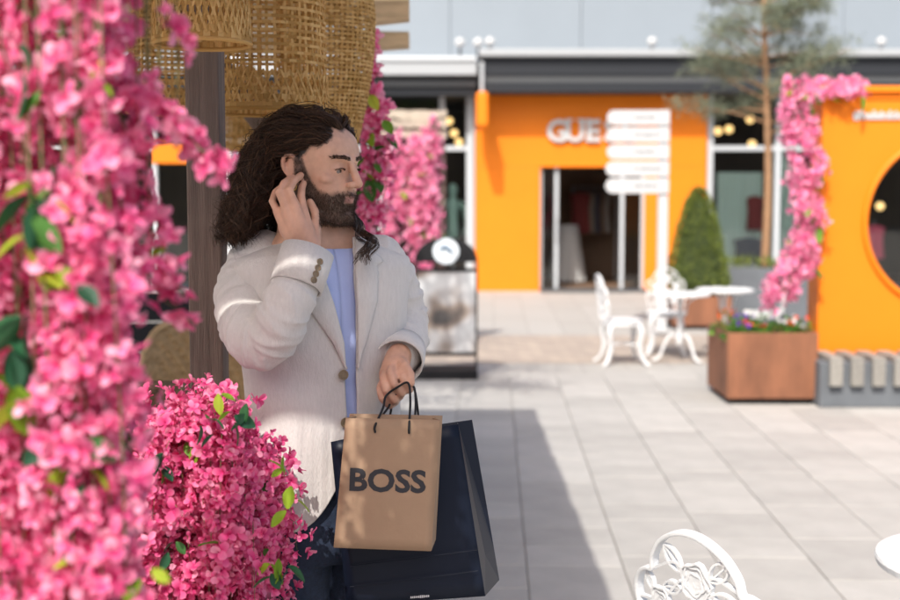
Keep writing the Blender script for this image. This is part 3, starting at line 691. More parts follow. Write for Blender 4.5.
def rand_dir(rnd, zb=0):
    while True:
        v = Vector((rnd.uniform(-1, 1), rnd.uniform(-1, 1), rnd.uniform(-1, 1)+zb))
        if .05 < v.length < 1.4: return v.normalized()
def flower_plant(name, label, cat, loc, strands, size, fm, lm, seed, n_single=300, ztop=None, *,  spacing=.013, leaves=50, lsize=(.05, .09), out=Vector((0, -1, 0)), group=None, clusters=(), stem_r=.0014):
    """strands: (path points, cluster radius)."""
    rnd = random.Random(seed); t = thing(name, label, cat, loc, group=group); loc = Vector(loc)
    st = MB(); fl = []; lv = []
    for path, rad in strands:
        path = smoothpath(path, 6); st.tube(path[::2]+[path[-1]], stem_r, 4)
        if ztop and path[0].z < ztop: st.tube([path[0], Vector((path[0].x, path[0].y, ztop))], .0012, 3)
        acc = 0; tot = sum((b_-a_).length for a_, b_ in zip(path, path[1:])); run = 0
        for a_, b_ in zip(path, path[1:]):
            d = (b_-a_); l = d.length
            while acc < l:
                p = a_+d*(acc/l); f = (run+acc)/tot; r = rad*(.35+.65*math.sin(math.pi*min(1, .15+.85*(1-f))**.8)) if f < .98 else rad*.3
                dv = rand_dir(rnd); dv.z *= .6; q = p+dv*r*rnd.uniform(.45, 1.1)
                nz = (dv*1.0+out*.35+rand_dir(rnd)*.5).normalized()
                fl.append((q, nz, rnd.uniform(0, 6.28), size*rnd.choice((rnd.uniform(.55, .8), rnd.uniform(.8, 1.15), rnd.uniform(.9, 1.3), rnd.uniform(1.1, 1.5))), rnd.randrange(14))); acc += spacing*rnd.uniform(.6, 1.4)
            acc -= l; run += l
        for _ in range(2): lv.append((path[rnd.randrange(len(path))].copy(), rad))
    rnd.shuffle(lv); st.build('stems', M['stem'], t, world=True)
    def key(e):
        x, y, z = proj(e[0]); inside = -20 < x < 920 and -20 < y < 620
        return (0 if inside else 1, z)
    fl.sort(key=key); RV, RF, rn = [], [], 0
    for i, (q, nz, a, sc, k) in enumerate(fl):
        Mx = Matrix.Translation(q) @ nz.to_track_quat('Z', 'Y').to_matrix().to_4x4() @ Matrix.Rotation(a, 4, 'Z') @ Matrix.Scale(sc, 4)
        if i < n_single:
            o = link('flower', shared('flower', k, fm), None, t); o.matrix_basis = Matrix.Translation(-loc) @ Mx
        else:
            A = np.array(Mx); fv, ff = FLN[k]; RV.append(fv @ A[:3, :3].T+A[:3, 3]); RF.append(ff+rn); rn += len(fv)
    if RV:
        me = np_mesh('blossoms', np.concatenate(RV), np.concatenate(RF)); tip_attr(me); tag(link('blossoms', me, fm, t, True), kind='stuff')
    flp = np.array([tuple(e[0]) for e in fl])
    for i in range(min(leaves, len(lv)*3)):
        p, rad = lv[i % len(lv)]; d = rand_dir(rnd); d = (d+out*.9).normalized(); q = p+d*rad*rnd.uniform(.7, 1.15)
        if (np.linalg.norm(flp-np.array(q), axis=1) < size*1.6).sum() < 3: continue
        ax = (d*.6+Vector((rnd.uniform(-.6, .6), 0, rnd.uniform(-1.0, .3)))).normalized()
        Mx = Matrix.Translation(q) @ ax.to_track_quat('X', 'Z').to_matrix().to_4x4() @ Matrix.Rotation(rnd.uniform(-.8, .8), 4, 'X') @ Matrix.Scale(rnd.uniform(*lsize), 4)
        o = link('leaf', shared('leaf', 0, lm if i % 3 else M['lime']), None, t); o.matrix_basis = Matrix.Translation(-loc) @ Mx
    for (c, n_, ls, lmat) in clusters:                       # leafy sprigs that stand out of the blossom
        for k in range(n_):
            a = lerp(-2.6, -.5, k/max(1, n_-1))+rnd.uniform(-.3, .3); ax = Vector((math.cos(a), rnd.uniform(-.5, .1), math.sin(a))).normalized()
            Mx = Matrix.Translation(c+Vector((rnd.uniform(-.02, .02), rnd.uniform(-.02, .01), rnd.uniform(-.02, .03)))) @ ax.to_track_quat('X', 'Z').to_matrix().to_4x4() @ Matrix.Rotation(rnd.uniform(-1.2, 1.2), 4, 'X') @ Matrix.Scale(ls*rnd.uniform(.7, 1.2), 4)
            o = link('leaf', shared('leaf', 0, lmat), None, t); o.matrix_basis = Matrix.Translation(-loc) @ Mx
    return t, fl
random.seed(21)
def hang(x, y, z0, z1, rnd, sway=.03): return [Vector((x+rnd.uniform(-sway, sway)*k/3, y+rnd.uniform(-sway, sway)*k/3, lerp(z0, z1, k/3))) for k in range(4)]

# --- curtain of pink blossom at the pergola's front corner
rnd = random.Random(3); S = []
EDG = [(-600, 120), (-60, 165), (0, 172), (40, 150), (100, 148), (150, 165), (200, 142), (260, 150), (300, 160), (350, 122), (420, 130), (500, 138), (640, 140)]
for i in range(92):                                       # near layers, across the part in view and beyond it
    D = rnd.uniform(1.34, 1.6); z0 = rnd.uniform(1.75, 2.45) if i % 2 else rnd.uniform(1.25, 1.8); z1 = max(.75, z0-rnd.uniform(.35, .7))
    ys = [197+(CAM_H-lerp(z0, z1, k/6))*FPX/D for k in range(7)]; e = min(interp(EDG, y_)[0] for y_ in ys)-18
    px = rnd.uniform(-100, e) if i % 3 else rnd.uniform(e-50, e)
    if -.94 < (px-450)/FPX*D < -.48 and z0 > 1.96: z0 = rnd.uniform(1.84, 1.96)
    S.append((hang((px-450)/FPX*D, D, z0, z1, rnd, .03), rnd.uniform(.028, .045)))
for (xa, ya, xb, yb, D) in ((165, 10, 180, 60, 1.5), (150, 80, 178, 150, 1.48), (160, 95, 214, 168, 1.48), (178, 125, 226, 172, 1.5), (140, 190, 176, 240, 1.5), (150, 225, 184, 300, 1.48), (150, 280, 192, 322, 1.5), (110, 330, 146, 410, 1.5), (120, 400, 132, 520, 1.55), (60, 420, 110, 610, 1.5), (20, 380, 60, 610, 1.45), (90, 470, 130, 620, 1.6)):
    a, c = P(xa, ya, D), P(xb, yb, D); S.append(([a, a.lerp(c, .35)+Vector((.0, -.01, -.005)), a.lerp(c, .7), c], .022))
for i in range(46):                                       # unseen valance on the roof edge, added to dapple man and bags
    x = rnd.choice((rnd.uniform(-1.3, -.94), rnd.uniform(-.48, -.10), rnd.uniform(-.48, -.10))); D = rnd.uniform(1.5, 1.75); z0 = rnd.uniform(2.45, 2.95); S.append((hang(x, D, z0, max(z0-rnd.uniform(.4, .7), 2.06+.02*rnd.random()), rnd, .04), rnd.uniform(.03, .045)))
flower_plant('flower_curtain', 'big curtain of hot pink hanging blossom at the pergola corner', 'flowers', (-.5, 1.5, .0), S, .0150, M['pink'], M['leafdark'], 4, 300, 2.95, spacing=.0071, leaves=90, lsize=(.025, .042), clusters=[(P(x, y, 1.36), n, l, M[mm]) for x, y, n, l, mm in ((44, 205, 7, .055, 'leafdark'), (60, 190, 4, .05, 'leafdark'), (8, 335, 6, .05, 'leafdark'), (38, 250, 4, .045, 'lime'), (36, 192, 2, .04, 'lime'), (10, 372, 5, .05, 'lime'), (74, 268, 3, .04, 'lime'), (24, 415, 3, .045, 'lime'), (92, 470, 2, .05, 'lime'), (64, 452, 3, .045, 'leafdark'), (120, 70, 2, .028, 'lime'), (35, 75, 3, .04, 'leafdark'), (90, 440, 3, .04, 'leafdark'), (148, 585, 3, .03, 'lime'))])
# --- planter of pink blossom at the man's side
rnd = random.Random(9); S = []
bx0, bx1, bz = P(110, 0, 2.42).x, P(262, 0, 2.42).x, .78
for i in range(150):
    u = rnd.random(); x = lerp(bx0-.1, bx1, u); y = rnd.uniform(2.24, 2.58)
    xq = x-P(228, 0, 2.42).x; topz = bz+(.44-.35*max(0, -xq-.02) if xq < 0 else .44-2.6*xq)*rnd.uniform(.82, 1.08)+rnd.uniform(-.03, .03)
    ex_ = rnd.uniform(-.12, .13)*(1 if u < .75 else .6); yy = y-rnd.uniform(-.05, .13)
    S.append(([Vector((x, y, bz)), Vector((x+ex_*.3, y, topz)), Vector((x+ex_*.7, yy, topz-.03)), Vector((x+ex_, yy-.03, topz-rnd.uniform(.03, .40)))], rnd.uniform(.03, .048)))
flower_plant('flower_bush', 'heaped pink blossom bush spilling from box beside the man', 'flowers', (lerp(bx0, bx1, .5), 2.42, bz), S, .0135, M['pinkshade'], M['leaf'], 5, 300, spacing=.0084, leaves=120, lsize=(.02, .042), clusters=[(P(x, y, 2.2), n, l, M[mm]) for x, y, n, l, mm in ((238, 412, 4, .034, 'leafdark'), (228, 404, 3, .034, 'lime'), (275, 470, 3, .03, 'lime'), (290, 500, 3, .035, 'lime'), (278, 575, 5, .04, 'leafdark'), (272, 570, 4, .035, 'lime'), (172, 460, 4, .04, 'leafdark'), (178, 540, 3, .03, 'leafdark'), (205, 430, 3, .03, 'leafdark'))], stem_r=.0006)
pb = thing('planter_box', 'timber planter box under the pink blossom bush', 'planter', (lerp(bx0, bx1, .45), 2.42, 0))
for k in range(6):
    for sy in (-.19, .19):
        s = MB(); s.box((0, sy, .07+k*.126), (.5, .02, .12)); s.build('plank', M['post'], pb, bevel=.003)
    for sx in (-.24, .24):
        s = MB(); s.box((sx, 0, .07+k*.126), (.02, .356, .12)); s.build('plank', M['post'], pb, bevel=.003)
s = MB(); s.box((0, 0, .70), (.456, .356, .06)); s.build('soil', M['soil'], pb)
# --- garland beside the woven shades
rnd = random.Random(12); S = []
for i in range(9):
    p0 = P(372+rnd.uniform(-8, 10), 36+i*20, 4.3); S.append(([p0, p0+Vector((.01, 0, -.08)), p0+Vector((.02, .01, -.17)), p0+Vector((rnd.uniform(-.02, .03), 0, -.28))], rnd.uniform(.032, .055)))
flower_plant('flower_garland', 'slim pink blossom garland hanging beside the woven lampshades', 'flowers', P(375, 30, 4.3), S, .022, M['pink'], M['leaf'], 6, 60, spacing=.011, leaves=26, lsize=(.05, .08))
# --- far flower column on its rustic frame
DK = 13.2; rnd = random.Random(15); S = []
for i in range(46):
    p0 = P(rnd.uniform(386, 436), rnd.uniform(116, 235), DK+rnd.uniform(-.12, .1)); l = rnd.uniform(.4, .8)
    S.append((hang(p0.x, p0.y, p0.z, p0.z-l, rnd, .05), rnd.uniform(.06, .09)))
flower_plant('flower_column', 'tall pale pink blossom column hanging below rough boards, behind man', 'flowers', P(412, 200, DK), S, .035, M['pinkpale'], M['leaf'], 7, 40, spacing=.018, leaves=30, lsize=(.1, .16))
kf = thing('rustic_frame', 'rough timber frame carrying the tall pink blossom column', 'timber frame', (P(412, 0, DK).x, DK+.22, 0))
ox = P(412, 0, DK).x
for dx in (-.3, .3): s = MB(); s.box((dx, 0, 1.25), (.09, .09, 2.5)); s.build('post', M['post'], kf, bevel=.006)
rr_ = random.Random(2)
M['greyboard'] = mat('grey_timber', (.40, .345, .28), .8, var=.3, vscale=6)
for k in range(3):
    s = MB(); z_ = P(0, 114+10*k, DK).z; n = 14
    up_ = [(lerp(-.42, .36, i/n), .045+.012*rr_.uniform(-1, 1)) for i in range(n+1)]; dn = [(lerp(.36, -.42, i/n), -.04+.018*rr_.uniform(-1, 1)) for i in range(n+1)]
    s.prism(up_+dn, (1, 0, 0), (0, 0, 1), (0, -.12-.03*(k % 2), z_), (0, .05, 0)); s.build('rough_board', M['greyboard'], kf)
# --- blossom over the orange frame
DB = 10.05; rnd = random.Random(17); S = []
for i in range(26):
    p0 = P(lerp(866, 796, i/25), rnd.uniform(80, 92)+9*(i > 17), DB+rnd.uniform(-.02, .2)); S.append(([p0+Vector((.03, .1, .02)), p0, p0+Vector((-.05, -.03, -.03)), p0+Vector((-.11, -.04, -.12 if i > 14 else -.03))], .06))
cpts = [(800, 95), (805, 130), (810, 170), (815, 205), (812, 230), (805, 252), (796, 270), (786, 286)]
for i, (x, y) in enumerate(cpts):
    for k in range(10):
        p0 = P(x+rnd.uniform(-19, 9), y+rnd.uniform(-14, 10), DB+rnd.uniform(-.08, .08)); S.append((hang(p0.x, p0.y, p0.z+.06, p0.z-.15, rnd, .06), .05))
flower_plant('flower_garland', 'pink blossom garland draped over the corner of orange frame', 'flowers', P(810, 100, DB), S, .031, M['pinkpale'], M['leaf'], 8, 60, spacing=.016, leaves=34, lsize=(.09, .13))

# --- leaf-scatter helper for shrubs and crowns
def scatter(points, size, rnd, thin=.5, n=4):
    s = MB()
    for p, nr in points:
        u = rand_dir(rnd); v = (nr+u*.8).normalized(); w_ = v.cross(rand_dir(rnd)).normalized(); l = size*rnd.uniform(.6, 1.3)
        s.add([p-w_*l*thin*.5, p+v*l*.5-w_*l*thin*.35, p+v*l, p+v*l*.5+w_*l*thin*.35], [(0, 1, 2, 3)])
    return s
def box_planter(name, lab, loc, w_, d, h, m, foot=True):
    t = thing(name, lab, 'planter', loc); z0 = .05 if foot else 0
    for nm, a, c in (('front_panel', (-w_/2, -d/2, z0), (w_/2, -d/2+.02, h)), ('back_panel', (-w_/2, d/2-.02, z0), (w_/2, d/2, h)), ('side_panel', (-w_/2, -d/2+.021, z0), (-w_/2+.02, d/2-.021, h)), ('side_panel', (w_/2-.02, -d/2+.021, z0), (w_/2, d/2-.021, h))):
        s = MB(); s.box2(a, c); s.build(nm, m, t, bevel=.004)
    s = MB(); s.box2((-w_/2+.021, -d/2+.021, z0), (w_/2-.021, d/2-.021, h-.06)); s.build('soil', M['soil'], t)
    if foot: s = MB(); s.box2((-w_/2+.04, -d/2+.04, 0), (w_/2-.04, d/2-.04, z0-.001)); s.build('plinth', M['black'], t)
    return t
# rusty planter in front, with bedding plants
g1 = G(727, 405); PWd = P(818, 405, g1.y).x-g1.x-.01; PH = P(0, 333, g1.y).z; PD = .78
box_planter('planter', 'rusty steel planter of bedding plants next to the bench', (g1.x+PWd/2, g1.y+PD/2, 0), PWd, PD, PH, M['corten'])
M['redfl'] = petal_mat('red_petal', [(0, (.7, .05, .02)), (1, (.85, .16, .05))], .3); M['whitefl'] = petal_mat('white_petal', [(0, (.8, .8, .78)), (1, (.85, .85, .85))], .3); M['purplefl'] = petal_mat('purple_petal', [(0, (.10, .03, .35)), (1, (.22, .08, .55))], .3)
rnd = random.Random(31)
bed = [(.10, .15, 'purplefl', 'purple'), (.10, .5, 'redfl', 'red'), (.24, .2, 'redfl', 'red'), (.36, .55, 'whitefl', 'white'), (.46, .16, 'whitefl', 'white'), (.60, .2, 'redfl', 'red'), (.58, .55, 'purplefl', 'purple'), (.28, .6, 'purplefl', 'purple')]
for i, (x, y, fm, cn_) in enumerate(bed):
    hh = rnd.uniform(.12, .2)
    where = ('at its front edge', 'towards its back')[y > .35]+(' by the corner', ' in the middle', ' by the bench')[0 if x < .2 else 1 if x < .5 else 2]
    t = thing('bedding_plant', '%s flowering bedding plant in the front rusty planter, %s' % (cn_, where), 'plant', (g1.x+x, g1.y+y, PH-.06), group='bedding plants in the front rusty planter')
    pts = []
    for k in range(170):
        d = rand_dir(rnd, .5); pts.append((Vector((d.x*.11, d.y*.11, abs(d.z)*hh*rnd.uniform(.3, 1))), d))
    o = scatter(pts, .05, rnd, .5).build('foliage', M['leaf'], t); tag(o, kind='stuff')
    for k in range(9):
        d = rand_dir(rnd, .6); q = Vector((d.x*.1, d.y*.1, hh*rnd.uniform(.75, 1.15))); Mx = Matrix.Translation(q) @ rand_dir(rnd, .6).to_track_quat('Z', 'Y').to_matrix().to_4x4() @ Matrix.Scale(.022, 4)
        o = link('flower', shared('flower', k % 8, M[fm]), None, t); o.matrix_basis = Mx
# conifer in a rusty pot
DCn = 15.9; pc = P(697, 300, DCn); box_planter('planter', 'square rusty planter under the clipped cone conifer', (pc.x, DCn, 0), .72, .72, P(0, 296, DCn-.3).z, M['corten'])
ct = thing('conifer', 'clipped cone shaped green conifer beside the orange shop', 'shrub', (pc.x, DCn, P(0, 296, DCn-.3).z-.07))
H_ = P(0, 188, DCn).z-ct.location.z; rnd = random.Random(41); pts = []
def cone_r(f): return .42*(1-f)**.52*(.72+.28*min(1, f/.10)) if f < 1 else 0
for k in range(9000):
    f = rnd.random()**1.25; a = rnd.uniform(0, 6.283); lump = 1+.07*noise.noise(Vector((math.cos(a)*3, math.sin(a)*3, f*9)))
    r = cone_r(f)*lump*rnd.uniform(.86, 1.03); pts.append((Vector((r*math.cos(a), r*math.sin(a), .08+f*(H_-.08))), Vector((math.cos(a), math.sin(a), .7)).normalized()))
tag(scatter(pts, .042, rnd, .5).build('crown', M['conifer'], ct), kind='stuff')
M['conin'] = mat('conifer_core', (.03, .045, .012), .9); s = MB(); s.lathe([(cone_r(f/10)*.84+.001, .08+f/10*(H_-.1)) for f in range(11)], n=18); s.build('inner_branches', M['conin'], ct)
s = MB(); s.tube([(0, 0, 0), (0, 0, .3)], .03, 8); s.build('trunk', M['bark'], ct)
# pine in the long grey planter
DP = 16.6; gp0, gp1 = P(727, 0, DP-.45).x, P(865, 0, DP-.45).x; gh = P(0, 268, DP-.45).z
box_planter('planter', 'long dark grey planter under the pine tree', ((gp0+gp1)/2, DP, 0), gp1-gp0, .9, gh, M['greyconc'], False)
ptx = P(765, 260, DP).x; pt = thing('pine_tree', 'slender pine tree with sparse airy crown in long grey planter', 'tree', (ptx, DP, gh-.07))
Ht = 4.7; rnd = random.Random(55)
tr = smoothpath([(0, 0, 0), (.02, 0, 1.2), (-.02, .02, 2.4), (-.08, 0, 3.5), (-.02, .03, Ht)], 8)
s = MB(); s.tube(tr, [lerp(.058, .018, i/len(tr)) for i in range(len(tr))], 10); trunk = s.build('trunk', M['bark'], pt, smooth=True)
br = MB(); pts = []
for k in range(56):
    f = rnd.uniform(.42, 1.0) if k > 7 else rnd.uniform(.39, .55); base = tr[int(f*(len(tr)-1))]; a = rnd.uniform(0, 6.283); L_ = lerp(1.35, .75, (f-.4)/.6)*rnd.uniform(.6, 1.05)
    d = Vector((math.cos(a), math.sin(a)*.9, rnd.uniform(.0, .45))); pth = smoothpath([base, base+d*L_*.4+Z*.03, base+d*L_*.75+Z*rnd.uniform(-.06, .1), base+d*L_+Z*rnd.uniform(-.1, .12)], 4)
    br.tube(pth, [lerp(.017, .004, i/len(pth)) for i in range(len(pth))], 5)
    for j in range(5, len(pth)):
        for q in range(4):
            c = pth[j]+Vector((rnd.gauss(0, .10), rnd.gauss(0, .10), rnd.gauss(.02, .06)))
            for _ in range(17): 
                dd = rand_dir(rnd, .35); pts.append((c+dd*rnd.uniform(.0, .075), dd))
br.build('limbs', M['bark'], pt, smooth=True)
tag(scatter(pts, .10, rnd, .13).build('crown', M['needle'], pt), kind='stuff')
for k in range(9):                                         # low planting round the pine
    x = lerp(gp0+.1, gp1-.3, (k+.5)/9); t = thing('bedding_plant', 'low yellow green plant around the foot of the pine', 'plant', (x, DP-.25+.1*(k % 3), gh-.07), group='low plants in the long grey planter')
    pts = [];
    for _ in range(90): d = rand_dir(rnd, .6); pts.append((Vector((d.x*.13, d.y*.13, abs(d.z)*.17)), d))
    tag(scatter(pts, .07, rnd, .4).build('foliage', M['conifer'], t), kind='stuff')

# ================================================================== PERGOLA
pg = thing('pergola', 'timber pergola with board roof above the man', 'pergola', (-1.9, 4, 0))
ZR = 3.0; Y0, Y1 = 1.06, 7.0; XE = -.17
px0 = P(204.5, 250, 2.80)
PW = .076
for (x, y) in ((px0.x, 2.80+PW/2), (-3.6, 2.83), (px0.x, 6.7), (-3.6, 6.7)):
    s = MB(); s.box((x, y, (ZR-.2)/2), (PW, PW, ZR-.2)); s.build('post', M['post'], pg, bevel=.004, world=True)
for x in (px0.x, -3.6):
    s = MB(); s.box2((x-.05, Y0+.05, ZR-.2), (x+.05, Y1-.05, ZR-.03)); s.build('beam', M['post'], pg, bevel=.004, world=True)
rnd = random.Random(61); y = Y0
while y < Y1:
    wd = rnd.uniform(.13, .17); gap = rnd.choice((.004, .006, .009, .014, .024, .03)) if y > 1.9 else rnd.choice((.012, .025, .04))
    x1 = XE+rnd.uniform(-.008, .008); s = MB(); n = 24
    s.box2((-4.0, y, ZR-.028), (x1, y+wd, ZR)); s.build('roof_board', M['board'], pg, world=True); y += wd+gap
def rough_beam(x0, x1, yc, zc_, dep, h, seed):
    rr = random.Random(seed); n = 26; a = []; c = []
    for i in range(n+1):
        x = lerp(x0, x1, i/n); tp = 1-.35*max(0, (i/n-.8)/.2); a.append(Vector((x, yc-dep/2, zc_+h/2+rr.uniform(-.008, .008)))); c.append(Vector((x, yc-dep/2+rr.uniform(0, .012), zc_-h/2*tp+rr.uniform(-.01, .01))))
    s = MB(); dv = Vector((0, dep, 0)); s.grid([a, c]); s.grid([[p+dv for p in a], [p+dv for p in c]]); s.grid([a, [p+dv for p in a]]); s.grid([c, [p+dv for p in c]])
    for i in (0, n): s.add([a[i], c[i], c[i]+dv, a[i]+dv], [(0, 1, 2, 3)])
    return s.build('rough_beam', M['board'], pg, world=True)
for yc, seed, ztop, zlow in ((5.0, 1, -2, 26), (6.1, 2, 33, 51)):
    za, zb_ = P(0, ztop, yc).z, P(0, zlow, yc).z; rough_beam(-3.7, P(409, 0, yc).x, yc, (za+zb_)/2, .12, za-zb_, seed)
rough_beam(-3.7, px0.x+.02, 3.9, 2.42, .1, .1, 4)
s = MB(); a = P(238, 92, 3.9); c = P(300, 172, 3.9); d = (c-a).normalized(); up_ = Vector((0, 1, 0)).cross(d).normalized()*.035; dp = Vector((0, .06, 0)); a = a-d*.25; c = c+d*.4
s.hexa([a-up_, c-up_, c-up_+dp, a-up_+dp, a+up_, c+up_, c+up_+dp, a+up_+dp]); s.build('brace', M['post'], pg, bevel=.003, world=True)

# woven lampshades
def basket(label, p, r, h, seed, nv=44, nh=26, taper=0):
    t = thing('woven_lampshade', label, 'lampshade', p, group='woven bamboo lampshades under the pergola'); rr = random.Random(seed)
    def rad(f):
        if taper: return r*(.42+.58*math.sin(min(1, f*1.5+.05)*math.pi/2)) if f < .65 else r*(.12+.88*math.cos((f-.65)/.35*1.4))
        return r*(1.0-.10*f-.02*math.sin(f*5)) if f < .6 else r*(.94-.06)*(math.cos((f-.6)/.4*1.35)*.92+.08)
    def pt(f, a, off=0): q = rad(f)+off; return Vector((q*math.cos(a), q*math.sin(a), f*h))
    s = MB()
    def strip(pts, wv, thick=.002):
        for (p0, w0), (p1, w1) in zip(zip(pts, wv), list(zip(pts, wv))[1:]): s.add([p0-w0, p0+w0, p1+w1, p1-w1], [(0, 1, 2, 3)])
    for k in range(nv):
        a = 2*math.pi*(k+rr.uniform(-.12, .12))/nv; tg = Vector((-math.sin(a), math.cos(a), 0))*.0034
        fs_ = [i/22 for i in range(23)]; strip([pt(f, a+.004*math.sin(f*30+k), .0015*(-1)**(i+k)) for i, f in enumerate(fs_)], [tg*(rad(f)/r*.6+.4) for f in fs_])
    for j in range(nh):
        f = (j+.5+rr.uniform(-.15, .15))/nh; n = nv; dz = Vector((0, 0, .0034 if j > 1 else .006))
        if .12 < f < .22 and j % 2: continue
        strip([pt(f, 2*math.pi*(k+.5)/n, .0018*(-1)**(k+j)) for k in range(n+1)], [dz]*(n+1))
    for k in range(nv):                                     # crossed lacing near the rim
        for sg in (1, -1):
            a = 2*math.pi*k/nv; b_ = a+sg*2*math.pi*1.5/nv; tg = Vector((-math.sin(a), math.cos(a), .3)).normalized()*.0028
            strip([pt(.03+.17*i/4, lerp(a, b_, i/4), .003) for i in range(5)], [tg]*5)
    me = s.mesh('weave'); o = link('weave', me, M['bamboo'], t); m_ = o.modifiers.new('thick', 'SOLIDIFY'); m_.thickness = .0016
    s = MB(); s.tube([pt(0, 2*math.pi*k/40) for k in range(41)], .005, 6, cap=False); s.build('rim', M['bamboo'], t, smooth=True)
    s = MB(); s.tube([pt(.995, 2*math.pi*k/20) for k in range(21)], .006, 6, cap=False); s.build('top_ring', M['bamboo'], t, smooth=True)
    s = MB(); s.tube([(0, 0, h*.9), (0, 0, ZR-.03-p.z)], .005, 6); s.build('cable', M['cord'], t)
    s = MB(); s.lathe([(.018, h*.72), (.022, h*.78), (.022, h*.9), (.008, h*.95)], n=12); s.build('socket', M['cord'], t)
    return t
def bpos(x, y, D): return P(x, y, D)
basket('woven lampshade with crossed rim just above the dark hair', bpos(268, 112, 3.15), .152, .46, 1)
basket('small woven lampshade hanging in front of the timber post', bpos(202, 44, 2.62), .10, .40, 2)
basket('tall tightly woven lampshade beside the slim pink garland', bpos(326, 172, 3.75), .148, .70, 3, 56, 58, 1)
basket('woven lampshade behind the timber post, half hidden by pink curtain', bpos(176, 112, 3.7), .14, .42, 4)
basket('pale woven lampshade hanging deep under the roof behind the brace', bpos(246, 150, 5.2), .14, .34, 5)

# wicker chairs
def wicker_chair(label, loc, rz, m, w_=.62, top=1.0, seat=.42):
    t = thing('wicker_chair', label, 'chair', loc, rz)
    ck = M['wicker'] if m is M['wicker'] else m
    def arcp(f, z): 
        a = lerp(-2.05, 2.05, f); return Vector((w_/2*math.sin(a)*1.02, -.30*math.cos(a), z))
    def rim(f): c = abs(f-.5)*2; return seat+.20+(top-seat-.20)*(max(0, 1-(c/.72)**6) if c < .72 else 0)
    s = MB(); n = 44; mrows = 22; rows = [[arcp(i/n, lerp(.12, rim(i/n), j/mrows))*1 for i in range(n+1)] for j in range(mrows+1)]
    for j, r in enumerate(rows):
        for i, p in enumerate(r): p.x *= 1+.012*(-1)**(i+j); p.y *= 1+.04*(-1)**(i+j)
    s.grid(rows); o = s.build('woven_shell', m, t); k = o.modifiers.new('t', 'SOLIDIFY'); k.thickness = .012
    s = MB()
    for j in range(1, 26):
        s.tube([arcp(i/n, lerp(.12, rim(i/n), j/26))*1+Vector((0, .006*(-1)**(i+j), 0)) for i in range(n+1)], .0085, 4)
    tag(s.build('weave', m, t), kind='stuff')
    s = MB(); s.tube([arcp(i/n, rim(i/n)) for i in range(n+1)], .017, 8, round_caps=True); s.build('rim', m, t, smooth=True)
    s = MB(); s.tube([(0, -.2, seat-.04), (0, .22, seat-.04)], [w_/2-.03, w_/2-.03], 20, flat=.12); s.build('seat', m, t)
    s = MB(); s.ell((0, .0, seat+.045), (w_/2-.07, .24, .05), n=20); s.build('cushion', M['cushion'], t, smooth=True)
    for sx in (-1, 1):
        for sy in (-.22, .2): s = MB(); s.tube([(sx*(w_/2-.06), sy, 0), (sx*(w_/2-.05), sy*.95, seat-.05)], .018, 8); s.build('leg', m, t, smooth=True)
    return t
pA = P(192, 400, 5.4); wicker_chair('pale high backed wicker armchair behind the timber post', (pA.x, 5.4, 0), R(165), M['wicker'], .60, P(0, 330, 5.1).z-.02)
pB = P(150, 400, 4.2); wicker_chair('brown wicker armchair in front of the pale wicker armchair', (pB.x, 4.35, 0), R(-10), M['wickerdark'], .5, P(0, 386, 4.05).z)
tb = thing('cafe_table', 'low dark table between the two wicker armchairs', 'table', (P(215, 0, 4.75).x, 4.8, 0))
s = MB(); s.lathe([(.001, .70), (.26, .70), (.265, .715), (.26, .73), (.001, .73)], n=32); s.build('table_top', M['wickerdark'], tb)
s = MB(); s.lathe([(.2, 0), (.2, .015), (.03, .03), (.03, .699)], n=16); s.build('pedestal', M['cord'], tb)
ds = thing('screen_panel', 'low dark boarded screen behind the wicker armchairs', 'screen', (-2.7, 7.3, 0))
for k in range(6): s = MB(); s.box((0, 0, .12+k*.178), (2.6, .025, .17)); s.build('board', M['dark'], ds, bevel=.003)
for dx in (-1.32, -.45, .45, 1.32): s = MB(); s.box((dx, .05, .55), (.07, .07, 1.1)); s.build('post', M['post'], ds)
# white framed flower display behind the man
dc = thing('display_case', 'white framed glass case with teal header and purple flowers', 'display case', (P(245, 0, 12).x, 12, 0))
s = MB(); 
xa, xb = P(221, 0, 12).x-dc.location.x, P(272, 0, 12).x-dc.location.x; za, zb_ = .1, P(0, 148, 12).z
for nm, a, c, mm in (('frame_post', (xa, -.05, 0), (xa+.09, .04, zb_), 'white'), ('frame_post', (xb-.09, -.05, 0), (xb, .04, zb_), 'white'), ('top_rail', (xa, -.05, zb_+.001), (xb, .04, zb_+.1), 'white'), ('bottom_rail', (xa+.091, -.05, .0), (xb-.091, .04, .4), 'white'), ('back_panel', (xa, .4, 0), (xb, .42, zb_), 'dark'), ('side_panel', (xa, .041, 0), (xa+.02, .399, zb_), 'dark'), ('side_panel', (xb-.02, .041, 0), (xb, .399, zb_), 'dark')):
    s = MB(); s.box2(a, c); s.build(nm, M[mm], dc, bevel=.003)
M['teal'] = mat('teal_panel', (.12, .36, .40), .5)
s = MB(); s.box2((xa+.091, -.03, P(0, 172, 12).z), (xb-.091, .0, zb_-.06)); s.build('teal_header', M['teal'], dc)
s = MB(); s.box2((xa+.091, .005, .402), (xb-.091, .015, P(0, 172, 12).z)); s.build('pane', M['glass'], dc)
rnd = random.Random(77); pv = thing('purple_flowers', 'bunch of purple and cream flowers inside the white framed case', 'flowers', (dc.location.x-.02, 12.2, 1.3))
for k in range(70):
    q = Vector((rnd.gauss(0, .11), rnd.gauss(0, .05), .25+rnd.gauss(0, .14))); Mx = Matrix.Translation(q) @ rand_dir(rnd).to_track_quat('Z', 'Y').to_matrix().to_4x4() @ Matrix.Scale(.05, 4)
    o = link('flower', shared('flower', k % 8, M['purplefl'] if k % 5 else M['whitefl']), None, pv); o.matrix_basis = Mx
